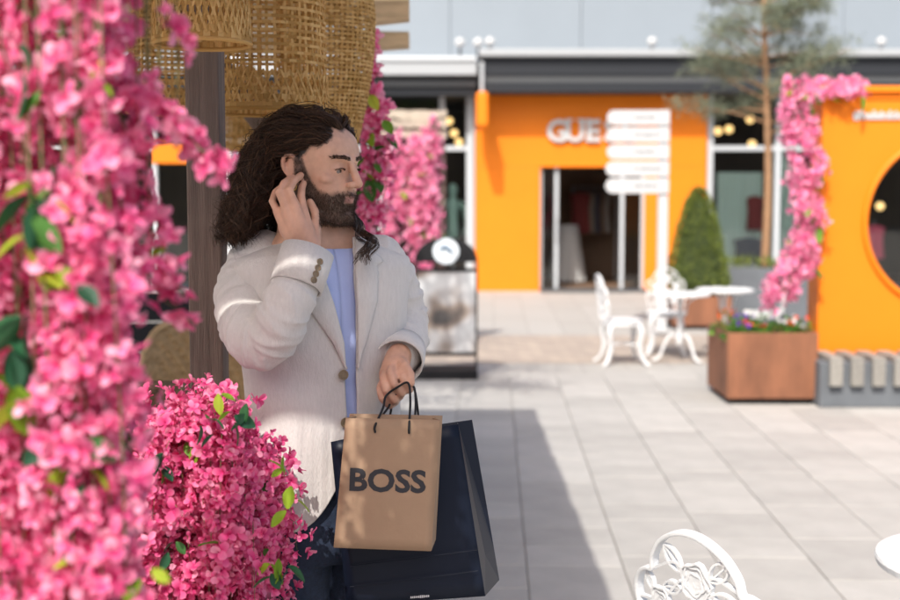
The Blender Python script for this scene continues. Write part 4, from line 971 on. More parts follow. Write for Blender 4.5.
s = MB(); s.lathe([(.1, -.35), (.12, -.1), (.11, 0)], n=16); s.build('vase', M['white'], pv)
s = MB(); s.box2((xa+.021, .02, .91), (xb-.021, .39, .945)); s.build('shelf', M['dark'], dc)

# street tree behind the pergola: its crown dapples the paving by the poster stand
tt = thing('street_tree', 'leafy street tree behind the pergola and pink curtain', 'tree', (-2.9, 7.5, 0)); rnd = random.Random(88)
tr = smoothpath([(0, 0, 0), (.05, .02, 1.2), (.02, 0, 2.4), (.1, .05, 3.6), (.1, 0, 4.6)], 6); s = MB(); s.tube(tr, [lerp(.09, .03, i/len(tr)) for i in range(len(tr))], 10); s.build('trunk', M['bark'], tt, smooth=True)
br = MB(); pts = []
for k in range(26):
    base = tr[int(rnd.uniform(.62, .98)*(len(tr)-1))]; a = rnd.uniform(0, 6.283) if k > 8 else rnd.uniform(-.5, .5); L_ = rnd.uniform(1.0, 1.7) if k > 8 else rnd.uniform(1.8, 2.6); d = Vector((math.cos(a), math.sin(a)*.7, rnd.uniform(.1, .5)))
    pth = smoothpath([base, base+d*L_*.5, base+d*L_*.8+Z*.02, base+d*L_], 4); br.tube(pth, [lerp(.025, .005, i/len(pth)) for i in range(len(pth))], 5)
    for j in range(5, len(pth)):
        for q in range(24): dd = rand_dir(rnd); pts.append((pth[j]+dd*rnd.uniform(.05, .3), dd))
br.build('limbs', M['bark'], tt, smooth=True); tag(scatter(pts, .11, rnd, .55).build('crown', M['leaf'], tt), kind='stuff')

# ================================================================== THE MAN
TC = P(323, 300, 2.72); TC.z = 0; TY = R(25)
TM = Matrix.Translation(TC) @ Matrix.Rotation(TY, 4, 'Z')
def zpx(y, D=2.66): return P(450, y, D).z
HC = P(317.5, 169.5, 2.70); HM = Matrix.Translation(HC) @ Matrix.Rotation(R(60), 4, 'Z') @ Matrix.Rotation(R(2), 4, 'X') @ Matrix.Scale(.945, 4)
HMI = HM.inverted()
man_loc = Vector((TC.x, TC.y, 0))
def nz3(p, s=1.0): return noise.noise(Vector(p)*s)

# ---------------- body: one continuous surface
s = MB()
def cap(pts, r, n=14): s.tube(pts, r, n, round_caps=True)
def hp(x, y, z): return HM @ Vector((x, y, z))
hm3 = HM.to_3x3()
# skull and face
s.ell(hp(0, .012, .028), (.077, .099, .092), hm3, 28, 18)
tab = [(-.119, -.068, -.03, .020), (-.112, -.083, -.01, .031), (-.100, -.0895, .01, .041), (-.088, -.0865, .025, .049), (-.074, -.0885, .035, .0565), (-.06, -.0905, .042, .061), (-.045, -.0895, .048, .0645), (-.03, -.088, .05, .067), (-.012, -.0865, .05, .069), (.004, -.0845, .05, .070), (.018, -.088, .05, .0715), (.03, -.0925, .05, .073), (.05, -.0905, .05, .0725), (.072, -.083, .05, .068), (.092, -.068, .05, .058), (.108, -.045, .04, .04)]
rings = []
for z, f, bk, a in tab:
    ring = []
    for k in range(40):
        an = 2*math.pi*k/40; sx, cx_ = math.sin(an), math.cos(an)
        ex_ = .86; lx = a*math.copysign(abs(sx)**ex_, sx); mid = (f+bk)/2-.012; ly = mid+(f-mid if cx_ > 0 else mid-bk)*math.copysign(abs(cx_)**.82, cx_) if cx_ > 0 else mid-(bk-mid)*cx_
        ring.append(hp(lx, ly, z))
    rings.append(ring+[ring[0]])
o_ = len(s.v); s.grid(rings)
for ring, rv in ((rings[0], 1), (rings[-1], 0)): s.add(ring[:-1], [tuple(range(40))])
cap([hp(0, -.088, .022), hp(0, -.1005, -.004), hp(0, -.1125, -.027)], [.0075, .0088, .0095]); s.ell(hp(0, -.1135, -.0295), (.0105, .0105, .0095), hm3)
for sx in (-1, 1):
    s.ell(hp(sx*.0125, -.1005, -.0325), (.0085, .0115, .0082), hm3)
    cap([hp(sx*.010, -.0905, .024), hp(sx*.03, -.0875, .0285), hp(sx*.049, -.0735, .0255)], [.007, .0078, .006])
    s.ell(hp(sx*.05, -.060, -.020), (.019, .019, .014), hm3)
    cap([hp(sx*.017, -.0815, -.002), hp(sx*.024, -.0868, .0050), hp(sx*.034, -.0865, .0066), hp(sx*.047, -.077, .0020)], [.0030, .0038, .0040, .0032])
    cap([hp(sx*.017, -.0815, -.004), hp(sx*.030, -.0846, -.0082), hp(sx*.045, -.077, -.002)], .0028)
    # ear
    ear = [(.077, -.004, .012), (.083, .002, .026), (.089, .016, .032), (.091, .028, .022), (.089, .030, .004), (.083, .020, -.014), (.079, .008, -.028), (.076, .0, -.024)]
    cap([hp(sx*x, y, z) for x, y, z in smoothpath(ear, 4)], .0048, 8); s.ell(hp(sx*.079, .013, .004), (.006, .016, .026), hm3); s.ell(hp(sx*.078, .006, -.026), (.006, .008, .009), hm3)
    cap([hp(sx*.076, -.006, .006), hp(sx*.078, -.004, -.006)], .005, 8)
    cap([hp(sx*.060, .012, -.05), hp(sx*.045, -.04, -.098), hp(sx*.018, -.075, -.108)], [.014, .012, .013])
cap([hp(-.022, -.0845, -.0625), hp(-.008, -.0935, -.0595), hp(0, -.0935, -.0605), hp(.008, -.0935, -.0595), hp(.022, -.0845, -.0625)], [.003, .0052, .005, .0052, .003])
cap([hp(-.02, -.0845, -.066), hp(0, -.0925, -.0705), hp(.02, -.0845, -.066)], [.0035, .0062, .0035])
s.ell(hp(0, -.084, -.104), (.019, .013, .014), hm3)
# neck, torso, legs
nb = TM @ Vector((0, .02, zpx(262)))
cap([hp(0, .03, -.04), hp(0, .03, -.10), hp(-.005, .04, -.15), nb], [.06, .057, .058, .07], 20)
def tl(x, y, z): return TM @ Vector((x, y, z))
cap([tl(-.14, .01, zpx(268)), tl(0, .01, zpx(262)), tl(.14, .01, zpx(268))], [.035, .06, .035], 18)
s.tube([tl(0, .0, zpx(262)), tl(0, 0, zpx(300)), tl(0, 0, zpx(370)), tl(0, 0, zpx(430)), tl(0, 0, zpx(470))], [.12, .135, .125, .13, .13], 24, flat=.60, round_caps=True, n0=TM.to_3x3() @ Vector((1, 0, 0)))
ZH = zpx(545)
for sx in (-1, 1):
    cap([tl(sx*.09, 0, ZH+.02), tl(sx*.1, -.015, .5), tl(sx*.105, .0, .12)], [.06, .045, .036], 16)
    cap([tl(sx*.105, .03, .06), tl(sx*.115, -.07, .045), tl(sx*.12, -.15, .03)], [.04, .038, .026], 12)
# arms
RA = [P(264, 270, 2.73), P(248, 298, 2.67), P(254, 330, 2.57), P(269, 338, 2.53), P(287, 306, 2.505), P(306, 256, 2.555)]
LA = [P(375, 272, 2.79), P(392, 294, 2.83), P(401, 318, 2.83), P(403, 340, 2.78), P(400, 356, 2.68)]
cap(RA, [.035, .035, .036, .034, .032, .027]); cap(LA, [.035, .035, .036, .034, .028])
def finger(pts, r0, r1): cap([Vector(p) for p in pts], [lerp(r0, r1, i/(len(pts)-1)) for i in range(len(pts))], 12)
# right hand, laid against the ear
wr = P(306, 252, 2.555)
K = [P(303, 209, 2.582), P(294, 203, 2.565), P(285, 205, 2.567), P(278, 212, 2.58)]
for i, k in enumerate(K): cap([wr+Vector((.012-.009*i, 0, .004)), wr.lerp(k, .5)+Vector((.004-.003*i, -.004, 0)), k], [.019, .0165, .0108])
s.ell(P(294, 226, 2.574), (.034, .016, .036), Matrix.Rotation(R(-22), 3, 'Y'))
finger([K[0], P(301, 196, 2.592), P(302, 187, 2.61), P(305, 181, 2.628)], .0100, .0072)
finger([K[1], P(289, 190, 2.566), P(294, 181, 2.588), P(301, 175, 2.615)], .0102, .0074)
finger([K[2], P(279, 192, 2.566), P(284, 183, 2.585), P(292, 177, 2.612)], .0098, .0070)
finger([K[3], P(272, 201, 2.582), P(275, 192, 2.597), P(282, 186, 2.615)], .0088, .0062)
finger([wr+Vector((.018, .006, .012)), P(316, 224, 2.59), P(315, 212, 2.60), P(310, 202, 2.61)], .0125, .0082)
# left hand, fist round the cords
wl = P(399, 356, 2.665)
s.ell(P(393, 374, 2.625), (.030, .030, .034), Matrix.Rotation(R(20), 3, 'Y'))
cap([wl, P(395, 368, 2.63)], [.028, .030])
LK = [P(401, 371, 2.592), P(391, 372, 2.588), P(384, 379, 2.59), P(381, 388, 2.598)]
for k in LK: cap([wl+Vector((0, -.01, -.01)), k], [.018, .0108])
LF = [(P(405, 382, 2.572), P(410, 390, 2.585), P(404, 391, 2.612)), (P(394, 384, 2.566), P(402, 394, 2.576), P(400, 397, 2.606)), (P(386, 390, 2.568), P(395, 401, 2.578), P(396, 402, 2.606)), (P(382, 398, 2.578), P(390, 406, 2.588), P(393, 404, 2.61))]
for k, f in zip(LK, LF): finger([k, k.lerp(f[0], .55)+Vector((0, -.004, 0)), f[0], f[1], f[2]], .0103, .0078)
finger([P(399, 360, 2.63), P(405, 366, 2.594), P(410, 374, 2.578), P(411, 383, 2.572)], .0125, .0088)

M['skin'] = None
def skin_mat():
    m = bpy.data.materials.new('skin'); m.use_nodes = True; n = m.node_tree; L = n.links; b_ = n.nodes['Principled BSDF']
    at = n.nodes.new('ShaderNodeAttribute'); at.attribute_name = 'Col'
    tc = n.nodes.new('ShaderNodeTexCoord'); t = n.nodes.new('ShaderNodeTexNoise'); t.inputs['Scale'].default_value = 45; t.inputs['Detail'].default_value = 5; L.new(tc.outputs['Object'], t.inputs[0])
    mr = n.nodes.new('ShaderNodeMapRange'); mr.inputs[1].default_value = .3; mr.inputs[2].default_value = .7; mr.inputs[3].default_value = .88; mr.inputs[4].default_value = 1.1; L.new(t.outputs['Fac'], mr.inputs[0])
    vm = n.nodes.new('ShaderNodeVectorMath'); vm.operation = 'SCALE'; L.new(at.outputs['Color'], vm.inputs[0]); L.new(mr.outputs[0], vm.inputs['Scale']); L.new(vm.outputs[0], b_.inputs['Base Color'])
    b_.inputs['Roughness'].default_value = .48; b_.inputs['Subsurface Weight'].default_value = .12; b_.inputs['Subsurface Radius'].default_value = (.012, .004, .002); b_.inputs['Subsurface Scale'].default_value = .5
    bp = n.nodes.new('ShaderNodeBump'); bp.inputs['Strength'].default_value = .12; bp.inputs['Distance'].default_value = .002; t2 = n.nodes.new('ShaderNodeTexNoise'); t2.inputs['Scale'].default_value = 380; L.new(tc.outputs['Object'], t2.inputs[0]); L.new(t2.outputs['Fac'], bp.inputs['Height']); L.new(bp.outputs[0], b_.inputs['Normal'])
    return m
M['skin'] = skin_mat()
s.v = [tuple(Vector(v)-man_loc) for v in s.v]
man = s.build('person', M['skin']); man.location = man_loc
remesh(man, .0029, 5, .5)
tag(man, 'man in pale linen jacket leaning by the post, hand at ear', 'person')
me = man.data; off = man_loc
def sstep(a, b_, x): t = max(0, min(1, (x-a)/(b_-a))); return t*t*(3-2*t)
def beard_mask(p):
    x, y, z = p; ax = abs(x)
    if z > .035 or z < -.128 or y > .022: return 0
    # upper edge: from the sideburn down the cheek to the moustache
    pts = [(-.125, -.047), (-.088, -.046), (-.070, -.050), (-.052, -.044), (-.036, -.028), (-.022, -.004), (-.012, .028), (.03, .028)]
    zt = interp(pts, y)[0]
    m = 1-sstep(zt-.011, zt+.005, z+.002*nz3(p, 140))
    m *= 1-sstep(-.002+max(0, (-z-.02))*.25, .008+max(0, (-z-.02))*.25, y)
    m *= sstep(-.130, -.116, z+max(0, y+.03)*.30)
    if ax < .024 and y < -.082 and -.0755 < z < -.0560-.0: m *= sstep(.0, 1, max(abs(z+.0655)/.0098, ax/.022)**3)
    if ax < .014 and y < -.09 and z > -.045: m = 0
    return max(0, min(1, m))
def brow_mask(p):
    x, y, z = p; ax = abs(x)
    if y > -.045 or not .009 < ax < .058: return 0
    zc_ = .0240+.0048*math.sin((ax-.008)/.05*2.5); return (1-sstep(.0008, .0046, abs(z-zc_)))*sstep(.058, .045, ax)
def scalp_ok(p):
    x, y, z = p; ax = abs(x)
    if z > .145: return False
    if y < -.050: return z > .086-3.2*max(0, ax-.028)**1.35+.004*math.sin(x*160)
    if y < -.012: return z > .022+.048*((-.012-y)/.038)**1.2
    if y < .03: return z > (.018 if y < .0 else .030)
    return z > -.075
import array
SK, LIP, BRD, SCL = (.60, .350, .245), (.42, .19, .16), (.045, .027, .018), (.022, .014, .010)
cols = array.array('f'); bverts = []; brv = []; scv = []
for i, v in enumerate(me.vertices):
    w_ = v.co+off; c = SK
    pr_ = proj(w_)
    if w_.z > 1.38 and (w_-HC).length < .2 and not (pr_[0] < 319 and w_.y < 2.632 and pr_[1] > 172 and (w_.y < 2.618 or pr_[0] < 296 or pr_[1] > 206)):
        p = HMI @ w_; 
        red = math.exp(-((p.x**2+(p.y+.112)**2+(p.z+.028)**2)/.0004))*.35+math.exp(-(((abs(p.x)-.045)**2+(p.y+.065)**2+(p.z+.02)**2)/.0006))*.22
        if abs(p.x) > .073 and abs(p.z) < .04: red += .3
        c = tuple(lerp(a, q, min(1, red)) for a, q in zip(SK, (.60, .27, .19)))
        if abs(p.x) < .023 and p.y < -.084: l = 1-sstep(.006, .0105, abs(p.z+.0655)+abs(p.x)*.12); c = tuple(lerp(a, q, l) for a, q in zip(c, LIP))
        bmk = beard_mask(p)
        if bmk > 0: c = tuple(lerp(a, q, bmk*.86) for a, q in zip(c, BRD)); bverts.append((i, bmk))
        bw = brow_mask(p)
        if bw > .1: c = tuple(lerp(a, q, bw*.3) for a, q in zip(c, BRD)); brv.append((i, bw))
        fs_ = sum(scalp_ok(p+Vector(d_)+Vector((0, 0, .003*nz3(p, 300)))) for d_ in ((0, 0, 0), (0, 0, -.007), (0, 0, -.003), (0, -.007, 0), (0, -.003, 0), (0, -.005, -.005)))/6
        if fs_ > 0: c = tuple(lerp(a, q, fs_**1.5) for a, q in zip(c, SCL))
        if fs_ == 1 and (w_-HC).length > .05: scv.append(p)
    else:
        k = 1+.06*nz3(w_, 25); c = (SK[0]*k, SK[1]*k*.97, SK[2]*k*.97)
    cols.extend((c[0], c[1], c[2], 1))
at = me.color_attributes.new('Col', 'FLOAT_COLOR', 'POINT'); at.data.foreach_set('color', cols)
# eyes
def eye_mats():
    m = mat('eye', (.72, .70, .68), .28, spec=.3); n = m.node_tree; L = n.links; tc = n.nodes.new('ShaderNodeTexCoord'); ln = n.nodes.new('ShaderNodeVectorMath'); ln.operation = 'DISTANCE'; ln.inputs[1].default_value = (.0028, -.0118, .0)
    L.new(tc.outputs['Object'], ln.inputs[0]); r = n.nodes.new('ShaderNodeValToRGB'); mu = n.nodes.new('ShaderNodeMath'); mu.operation = 'MULTIPLY'; mu.inputs[1].default_value = 100; L.new(ln.outputs['Value'], mu.inputs[0]); L.new(mu.outputs[0], r.inputs[0])
    e = r.color_ramp.elements; e.new(.3); e.new(.62); e.new(.7)
    for q, (p, c) in zip(e, ((.0, (.004, .003, .003)), (.24, (.005, .004, .004)), (.30, (.07, .04, .02)), (.60, (.05, .03, .015)), (.68, (.24, .20, .18)))): q.position = p; q.color = (*c, 1)  # eye white darkened, with shade put into its colour
    L.new(r.outputs[0], n.nodes['Principled BSDF'].inputs['Base Color']); return m
EM = eye_mats()
for sx in (-1, 1):
    q = MB(); q.ell((0, 0, 0), .0122, n=24, m=16); e = q.build('eye', EM, man, smooth=True); e.matrix_basis = Matrix.Translation(-man_loc) @ HM @ Matrix.Translation((sx*.0315, -.0742, -.0005))
# beard and brow hair
rnd = random.Random(101); me.calc_loop_triangles(); hs = MB()
def hair_bit(hs, p, d, l, r, bend):
    a = Vector(p); b_ = a+d*l*.55; c = a+(d*.55+(d+bend).normalized()*.45)*l
    u = d.orthogonal().normalized()*r; w_ = d.cross(u.normalized())*r
    hs.add([a+u, a-u*.5+w_*.87, a-u*.5-w_*.87, b_+u*.8, b_-u*.4+w_*.7, b_-u*.4-w_*.7, c], [(0, 1, 4, 3), (1, 2, 5, 4), (2, 0, 3, 5), (3, 4, 6), (4, 5, 6), (5, 3, 6)])
dn = Vector((0, 0, -1))
for _ in range(8000):
    i, mk = rnd.choice(bverts)
    if rnd.random() > mk: continue
    v = me.vertices[i]; nr = v.normal; d = (nr*.55+dn*.7+rand_dir(rnd)*.45).normalized()
    if d.dot(nr) < .1: d = (d+nr*.3).normalized()
    pl = HMI @ (v.co+off); l = rnd.uniform(.006, .012) if pl.z < -.05 else rnd.uniform(.003, .0075)
    hair_bit(hs, v.co+off-nr*.0005+rand_dir(rnd)*.001, d, l, .00034, rand_dir(rnd)*.6+dn*.3)
for _ in range(700):
    i, mk = rnd.choice(brv); v = me.vertices[i]; nr = v.normal; pl = HMI @ (v.co+off)
    d = (hm3 @ Vector((math.copysign(1, pl.x), .25, .25)) + nr*.35+rand_dir(rnd)*.3).normalized(); hair_bit(hs, v.co+off, d, rnd.uniform(.005, .009), .0004, Vector((0, 0, -.2)))
for sx in (-1, 1):                                           # lashes
    arc = smoothpath([hp(sx*.018, -.0845, .0005), hp(sx*.025, -.0900, .0022), hp(sx*.034, -.0895, .0036), hp(sx*.046, -.0805, .0002)], 14)
    for p_ in arc:
        for _ in range(2): hair_bit(hs, p_+rand_dir(rnd)*.0008, (hm3 @ Vector((sx*.35, -.9, .05))+rand_dir(rnd)*.35).normalized(), rnd.uniform(.004, .007), .0004, Vector((0, 0, .5)))
M['hair'] = petal_mat('dark_brown_hair', [(0, (.022, .012, .008)), (.6, (.058, .031, .018)), (1, (.13, .07, .038))], 0, .38); M['beard'] = mat('beard_hair', (.055, .030, .018), .55, spec=.3)
hs.build('beard', M['beard'], man, world=True)

# hair in wavy locks
rnd = random.Random(202); hs = Strands(); SC, SR = Vector((0, .012, .03)), Vector((.081, .103, .097))
NS = 20
def out_of(p, c, r):
    q = Vector(((p.x-c.x)/r.x, (p.y-c.y)/r.y, (p.z-c.z)/r.z)); l = q.length
    if l < 1: q = q/l; return Vector((c.x+q.x*r.x, c.y+q.y*r.y, c.z+q.z*r.z))
    return p
roots = []
while len(roots) < 235:
    p = rnd.choice(scv)
    if abs(p.x) < .072 or p.z > .035: roots.append(p.copy())
fr_ = [p for p in scv if p.y < -.035 and not scalp_ok(p+Vector((0, -.012, -.010)))]; tm_ = [p for p in scv if p.x < -.03 and p.y < .02 and p.z < .085]
for k in range(60): roots.append(rnd.choice(fr_).copy())
for k in range(40): roots.append(rnd.choice(tm_).copy())
for k in range(0):                                         # dense front hairline
    x = rnd.uniform(-.06, .06); z = .088-3.2*max(0, abs(x)-.028)**1.35+rnd.uniform(0, .012); roots.append(out_of(Vector((x, -.066+.35*x*x/.06, z)), SC, Vector((.078, .1, .093))))
for k in range(0):                                         # temple above the near ear
    y_ = rnd.uniform(-.05, .02); z = .036+.036*max(0, (-.012-y_)/.038)**1.3+rnd.uniform(0, .03); roots.append(out_of(Vector((-.066, y_, z)), SC, Vector((.078, .1, .093))))
for ri, p0 in enumerate(roots):
    side = -1 if p0.x+.012 < rnd.uniform(-.008, .008) else 1
    lay = rnd.uniform(.002, .017)*(1.1 if p0.z > .04 else .7); n0 = Vector(((p0.x-SC.x)/SR.x**2, (p0.y-SC.y)/SR.y**2, (p0.z-SC.z)/SR.z**2)).normalized()
    front = p0.y < -.02
    d = (n0*(.38 if p0.z > .07 else .16)+Vector((side*.4, .8 if side < 0 else .62, .12 if front else 0))).normalized(); fwd = side > 0 and ri % 7 == 0
    L_ = rnd.uniform(.30, .40) if p0.z > .03 else rnd.uniform(.19, .28); st_ = L_/NS; p = p0.copy(); path = [p.copy()]
    for k in range(NS):
        f = k/NS; g_ = .24+.5*f
        tuck = side < 0 and p.y < .034
        if tuck: g_ *= .18; d += Vector((-.02, .30, -.05))
        else: d += Vector((side*.02 if side < 0 else -.01, .06 if side < 0 else (.10 if p.z > -.04 or not fwd else -.22), 0))*(1-f*.3)
        if side < 0 and p.z < -.07: d += Vector((-.05, .035, .01))*rnd.uniform(.2, 1)
        d += Vector((0, 0, -g_)); d.normalize(); p = p+d*st_
        p = out_of(p, SC, SR+Vector((lay, lay, lay)))
        p = out_of(p, Vector((0, .03, -.12)), Vector((.072, .072, .16)))
        if p.z < -.155 and side < 0: p.z = -.155-(-.155-p.z)*.35; 
        if p.z < -.20: p.z = -.20-(-.20-p.z)*.5
        path.append(p.copy())
    ph = rnd.uniform(0, 6.28); wl_ = rnd.uniform(.05, .085); ph2 = rnd.uniform(0, 6.28)
    nst = 15 if ri % 5 else 20
    for q in range(nst):
        sp0 = rand_dir(rnd); pts = []; rr0 = rnd.uniform(.00035, .0007); lw = rnd.uniform(.75, 1.0); stop = int(NS*lw); jit = rnd.uniform(-.5, .5); fz = rnd.random() < .10; am = rnd.uniform(.8, 1.2)*(1.8 if fz else 1)
        for k in range(stop+1):
            f = k/NS; s_ = k*L_/NS; t_ = (path[min(k+1, NS)]-path[max(k-1, 0)]).normalized(); u = t_.cross(Vector((0, 1, .2))).normalized(); w_ = t_.cross(u)
            amp = (.0015+.0135*sstep(.10, .65, f))*am
            spread = (.0088*(1-f*.72)+.0018)*(2.2 if fz else 1)
            pp = path[k]+u*amp*math.sin(s_/wl_*6.28+ph+jit)+w_*amp*math.cos(s_/wl_*6.28*.93+ph2+jit)+sp0*spread*min(1, .35+f*2)
            pp = out_of(pp, SC, Vector((.0785, .1005, .0945))); pts.append(HM @ pp)
        hs.add(pts, [rr0*(1 if k < stop*.7 else lerp(1, .25, (k-stop*.7)/(stop*.3))) for k in range(stop+1)])
for k in range(7):                                          # curls over the far shoulder
    o_ = Vector((rnd.uniform(-.012, .012), rnd.uniform(-.01, .012), rnd.uniform(-.008, .008)))
    base = smoothpath([P(342, 208, 2.78)+o_, P(354, 222, 2.72)+o_, P(363, 234, 2.65)+o_*1.1, P(369, 246, 2.60)+o_*1.2, P(363+rnd.uniform(-7, 10), 260+rnd.uniform(-7, 7), 2.578)+o_*1.2], 5); ph = rnd.uniform(0, 6.28)
    for q in range(13):
        sp0 = rand_dir(rnd)*.006; jit = rnd.uniform(-.5, .5); n_ = len(base)
        hs.add([p+sp0*(1-.5*i/n_)+Vector((math.sin(i*.62+ph+jit), math.cos(i*.62+ph+jit), .3*math.sin(i*.5))).normalized()*.009*min(1, i/8) for i, p in enumerate(base)], [lerp(.0008, .0003, i/n_) for i in range(n_)])
hs.build('hair', M['hair'], man)
q = MB(); c0 = hp(-.0795, .006, -.034); q.tube([c0+hm3 @ Vector((.0005, .007*math.cos(a), -.006+.007*math.sin(a))) for a in [2*math.pi*i/20 for i in range(21)]], .0011, 6, cap=False); q.build('earring', M['gold'], man, smooth=True, world=True)

# ---------------- clothes
RT = [(232, .080, .075, .085), (240, .105, .083, .09), (246, .150, .092, .098), (254, .186, .104, .105), (268, .200, .116, .112), (300, .190, .128, .118), (340, .180, .126, .112), (380, .172, .120, .106), (420, .171, .120, .108), (460, .180, .126, .115), (500, .190, .131, .122), (535, .196, .134, .126)]
def ring_pt(phi, y, off=0.0):
    a, bf, bb = interp(RT, y); sn, cs = math.sin(phi), math.cos(phi); a += off; bf += off; bb += off
    bq = bf if cs > 0 else bb; rq = (abs(sn/a)**2.3+abs(cs/bq)**2.3)**(-1/2.3); rq = lerp(rq, 1/math.hypot(sn/a, cs/bq), .25); lx, ly = rq*sn, -rq*cs
    drop = 0
    if y < 262: drop = .030*min(1, (abs(lx)/.19))**2*(262-y)/30
    return TM @ Vector((lx, ly, zpx(y)-drop))
ED = [(232, -.60, .60), (250, -.46, .34), (270, -.34, .24), (300, -.18, .22), (340, -.01, .24), (371, .04, .25), (420, .08, .27), (470, .06, .30), (500, -.02, .36), (540, -.18, .5)]
def wrk(p, amp=.006):
    q = Vector((p.x*9, p.y*9, p.z*5)); f = noise.noise(q)*.8+noise.noise(Vector((p.x*22+p.z*9, p.y*20, p.z*12-p.x*10)))*.5
    return amp*f
NU, NV = 150, 110; rows = []
for j in range(NV+1):
    v = j/NV; row = []
    for i in range(NU+1):
        u = i/NU
        y0 = lerp(236, 535, v); er, el = interp(ED, y0); ph = lerp(el, 2*math.pi+er, u)
        dfr = (1-u)*(2*math.pi+er-el); dfl = u*(2*math.pi+er-el)      # angular distance to right / left front edge
        cut = 62*math.exp(-(dfr/.30)**1.6)+55*math.exp(-(dfl/.28)**1.6)
        y = lerp(236, 524-cut, v); er, el = interp(ED, y); ph = lerp(el, 2*math.pi+er, u)
        p = ring_pt(ph, y, .002); nrm = (p-TM @ Vector((0, 0, p.z-TC.z))); nrm.z = 0; nrm.normalize()
        fl = .006*sstep(430, 530, y)*math.sin(ph*5+1)
        row.append(p+nrm*(wrk(p)+fl))
    rows.append(row)
q = MB(); q.grid(rows); jk = q.build('jacket', M['jacket'], man, smooth=True, world=True)
m_ = jk.modifiers.new('t', 'SOLIDIFY'); m_.thickness = .005; m_.offset = -1
def jpart(name, mb, m=None, **k): return mb.build(name, m or M['jacket'], jk, world=True, **k)
# lapels and collar
for sgn, wt in ((-1, [(236, .25), (258, .60), (263, .62), (264, .46), (272, .50), (300, .44), (335, .22), (366, .015)]), (1, [(236, .2), (258, .50), (263, .52), (264, .38), (272, .42), (300, .36), (335, .2), (366, .015)])):
    rows = []
    for j in range(61):
        y = lerp(238, 366, j/60); er, el = interp(ED, y); e0 = er if sgn < 0 else el; w_ = interp(wt, y)[0]; row = []
        for i in range(11):
            t = i/10; ph = e0+sgn*w_*t-sgn*.012; row.append(ring_pt(ph, y, .0075+.006*math.sin(math.pi*min(1, t*1.0))*.8-.003*t))
        rows.append(row)
    q = MB(); q.grid(rows); l = jpart('lapel', q, smooth=True); m_ = l.modifiers.new('t', 'SOLIDIFY'); m_.thickness = .004
rows = []
for j in range(9):
    t = j/8; rows.append([TM @ Vector(((.082+.020*t)*math.sin(ph), .014-(.078+.028*t)*math.cos(ph), zpx(222)-.062*t**1.3-.030*max(0, math.cos(ph))-.006*abs(math.sin(ph)))) for ph in [lerp(.62, 2*math.pi-.62, i/50) for i in range(51)]])
q = MB(); q.grid(rows); l = jpart('collar', q, smooth=True); m_ = l.modifiers.new('t', 'SOLIDIFY'); m_.thickness = .005
# sleeves
def sleeve(pts, rs, seed):
    q = MB(); q.tube(smoothpath(pts, 6), [x[0] for x in [interp([(i, r) for i, r in enumerate(rs)], k/6) for k in range((len(pts)-1)*6+1)]], 24, round_caps=True)
    o = jpart('sleeve', q); remesh(o, .006, 6)
    ax = [Vector(p) for p in pts]
    for v in o.data.vertices:
        p = v.co.copy(); best = min(range(len(ax)-1), key=lambda k: ((ax[k]+ax[k+1])/2-p).length); t = (ax[best+1]-ax[best]).normalized(); s_ = (p-ax[best]).dot(t)
        el = math.exp(-((p-ax[2]).length/.11)**2)
        w1 = noise.noise(Vector((p.x*7+seed, p.y*7, p.z*7))+t*(s_*28)); w2 = noise.noise(p*16+t*s_*20+Vector((seed, 0, 3)))
        rid = max(-.3, 1-abs(w1)*2.4)**3 if abs(w1) < .41 else 0
        v.co = p+v.normal*((.006+.011*el)*rid*.9+.003*w2-.003)
    o.data.update(); k = o.modifiers.new('s', 'SMOOTH'); k.factor = .5; k.iterations = 2; sub = o.modifiers.new('sub', 'SUBSURF'); sub.levels = 1; sub.render_levels = 1
    return o
sleeve([P(262, 262, 2.73), P(246, 292, 2.67), P(252, 332, 2.57), P(270, 341, 2.525), P(287, 306, 2.50), P(303, 268, 2.54)], [.072, .067, .061, .054, .052, .050], 1)
sleeve([P(377, 266, 2.79), P(393, 290, 2.83), P(402, 318, 2.84), P(404, 342, 2.78), P(400, 355, 2.70)], [.072, .063, .060, .056, .048], 5)
def cuff(p0, p1, r0, r1, flat=.85):
    q = MB(); q.tube([p0, p0.lerp(p1, .5), p1], [r0, (r0+r1)/2+.001, r1], 32, cap=False, flat=flat); o = jpart('cuff', q, smooth=True); m_ = o.modifiers.new('t', 'SOLIDIFY'); m_.thickness = .004; m_.offset = -1; return o
cuff(P(296, 287, 2.515), P(308, 251, 2.548), .055, .056, .95); cuff(P(402, 350, 2.73), P(398.5, 362, 2.655), .053, .054, .95)
# buttons
def button(p, nrm, r=.0095, name='button'):
    q = MB(); q.lathe([(.0001, .001), (r*.62, .001), (r*.72, .0025), (r, .0028), (r, 0)], n=18); Mx = Matrix.Translation(p) @ nrm.to_track_quat('Z', 'Y').to_matrix().to_4x4(); q.v = [tuple(Mx @ Vector(v)) for v in q.v]; jpart(name, q, M['button'])
for x, y in ((340, 371), (337, 418)):
    er, el = interp(ED, y); ph = er-.055; p = ring_pt(ph, y, .0085); nr = (ring_pt(ph, y, .03)-p).normalized(); button(p, nr, .011)
ca, cb = P(296, 287, 2.515), P(308, 251, 2.548); axd = (cb-ca).normalized()
vv = (Vector((0, -1, 0))-axd*axd.dot(Vector((0, -1, 0)))).normalized(); sd2 = axd.cross(vv).normalized()
sd2 = sd2 if sd2.x > 0 else -sd2
nr = (vv*.80+sd2*.60).normalized()
for k in range(4): button(ca+axd*(.010+.0135*k)+nr*.0555, nr, .0068, 'cuff_button')
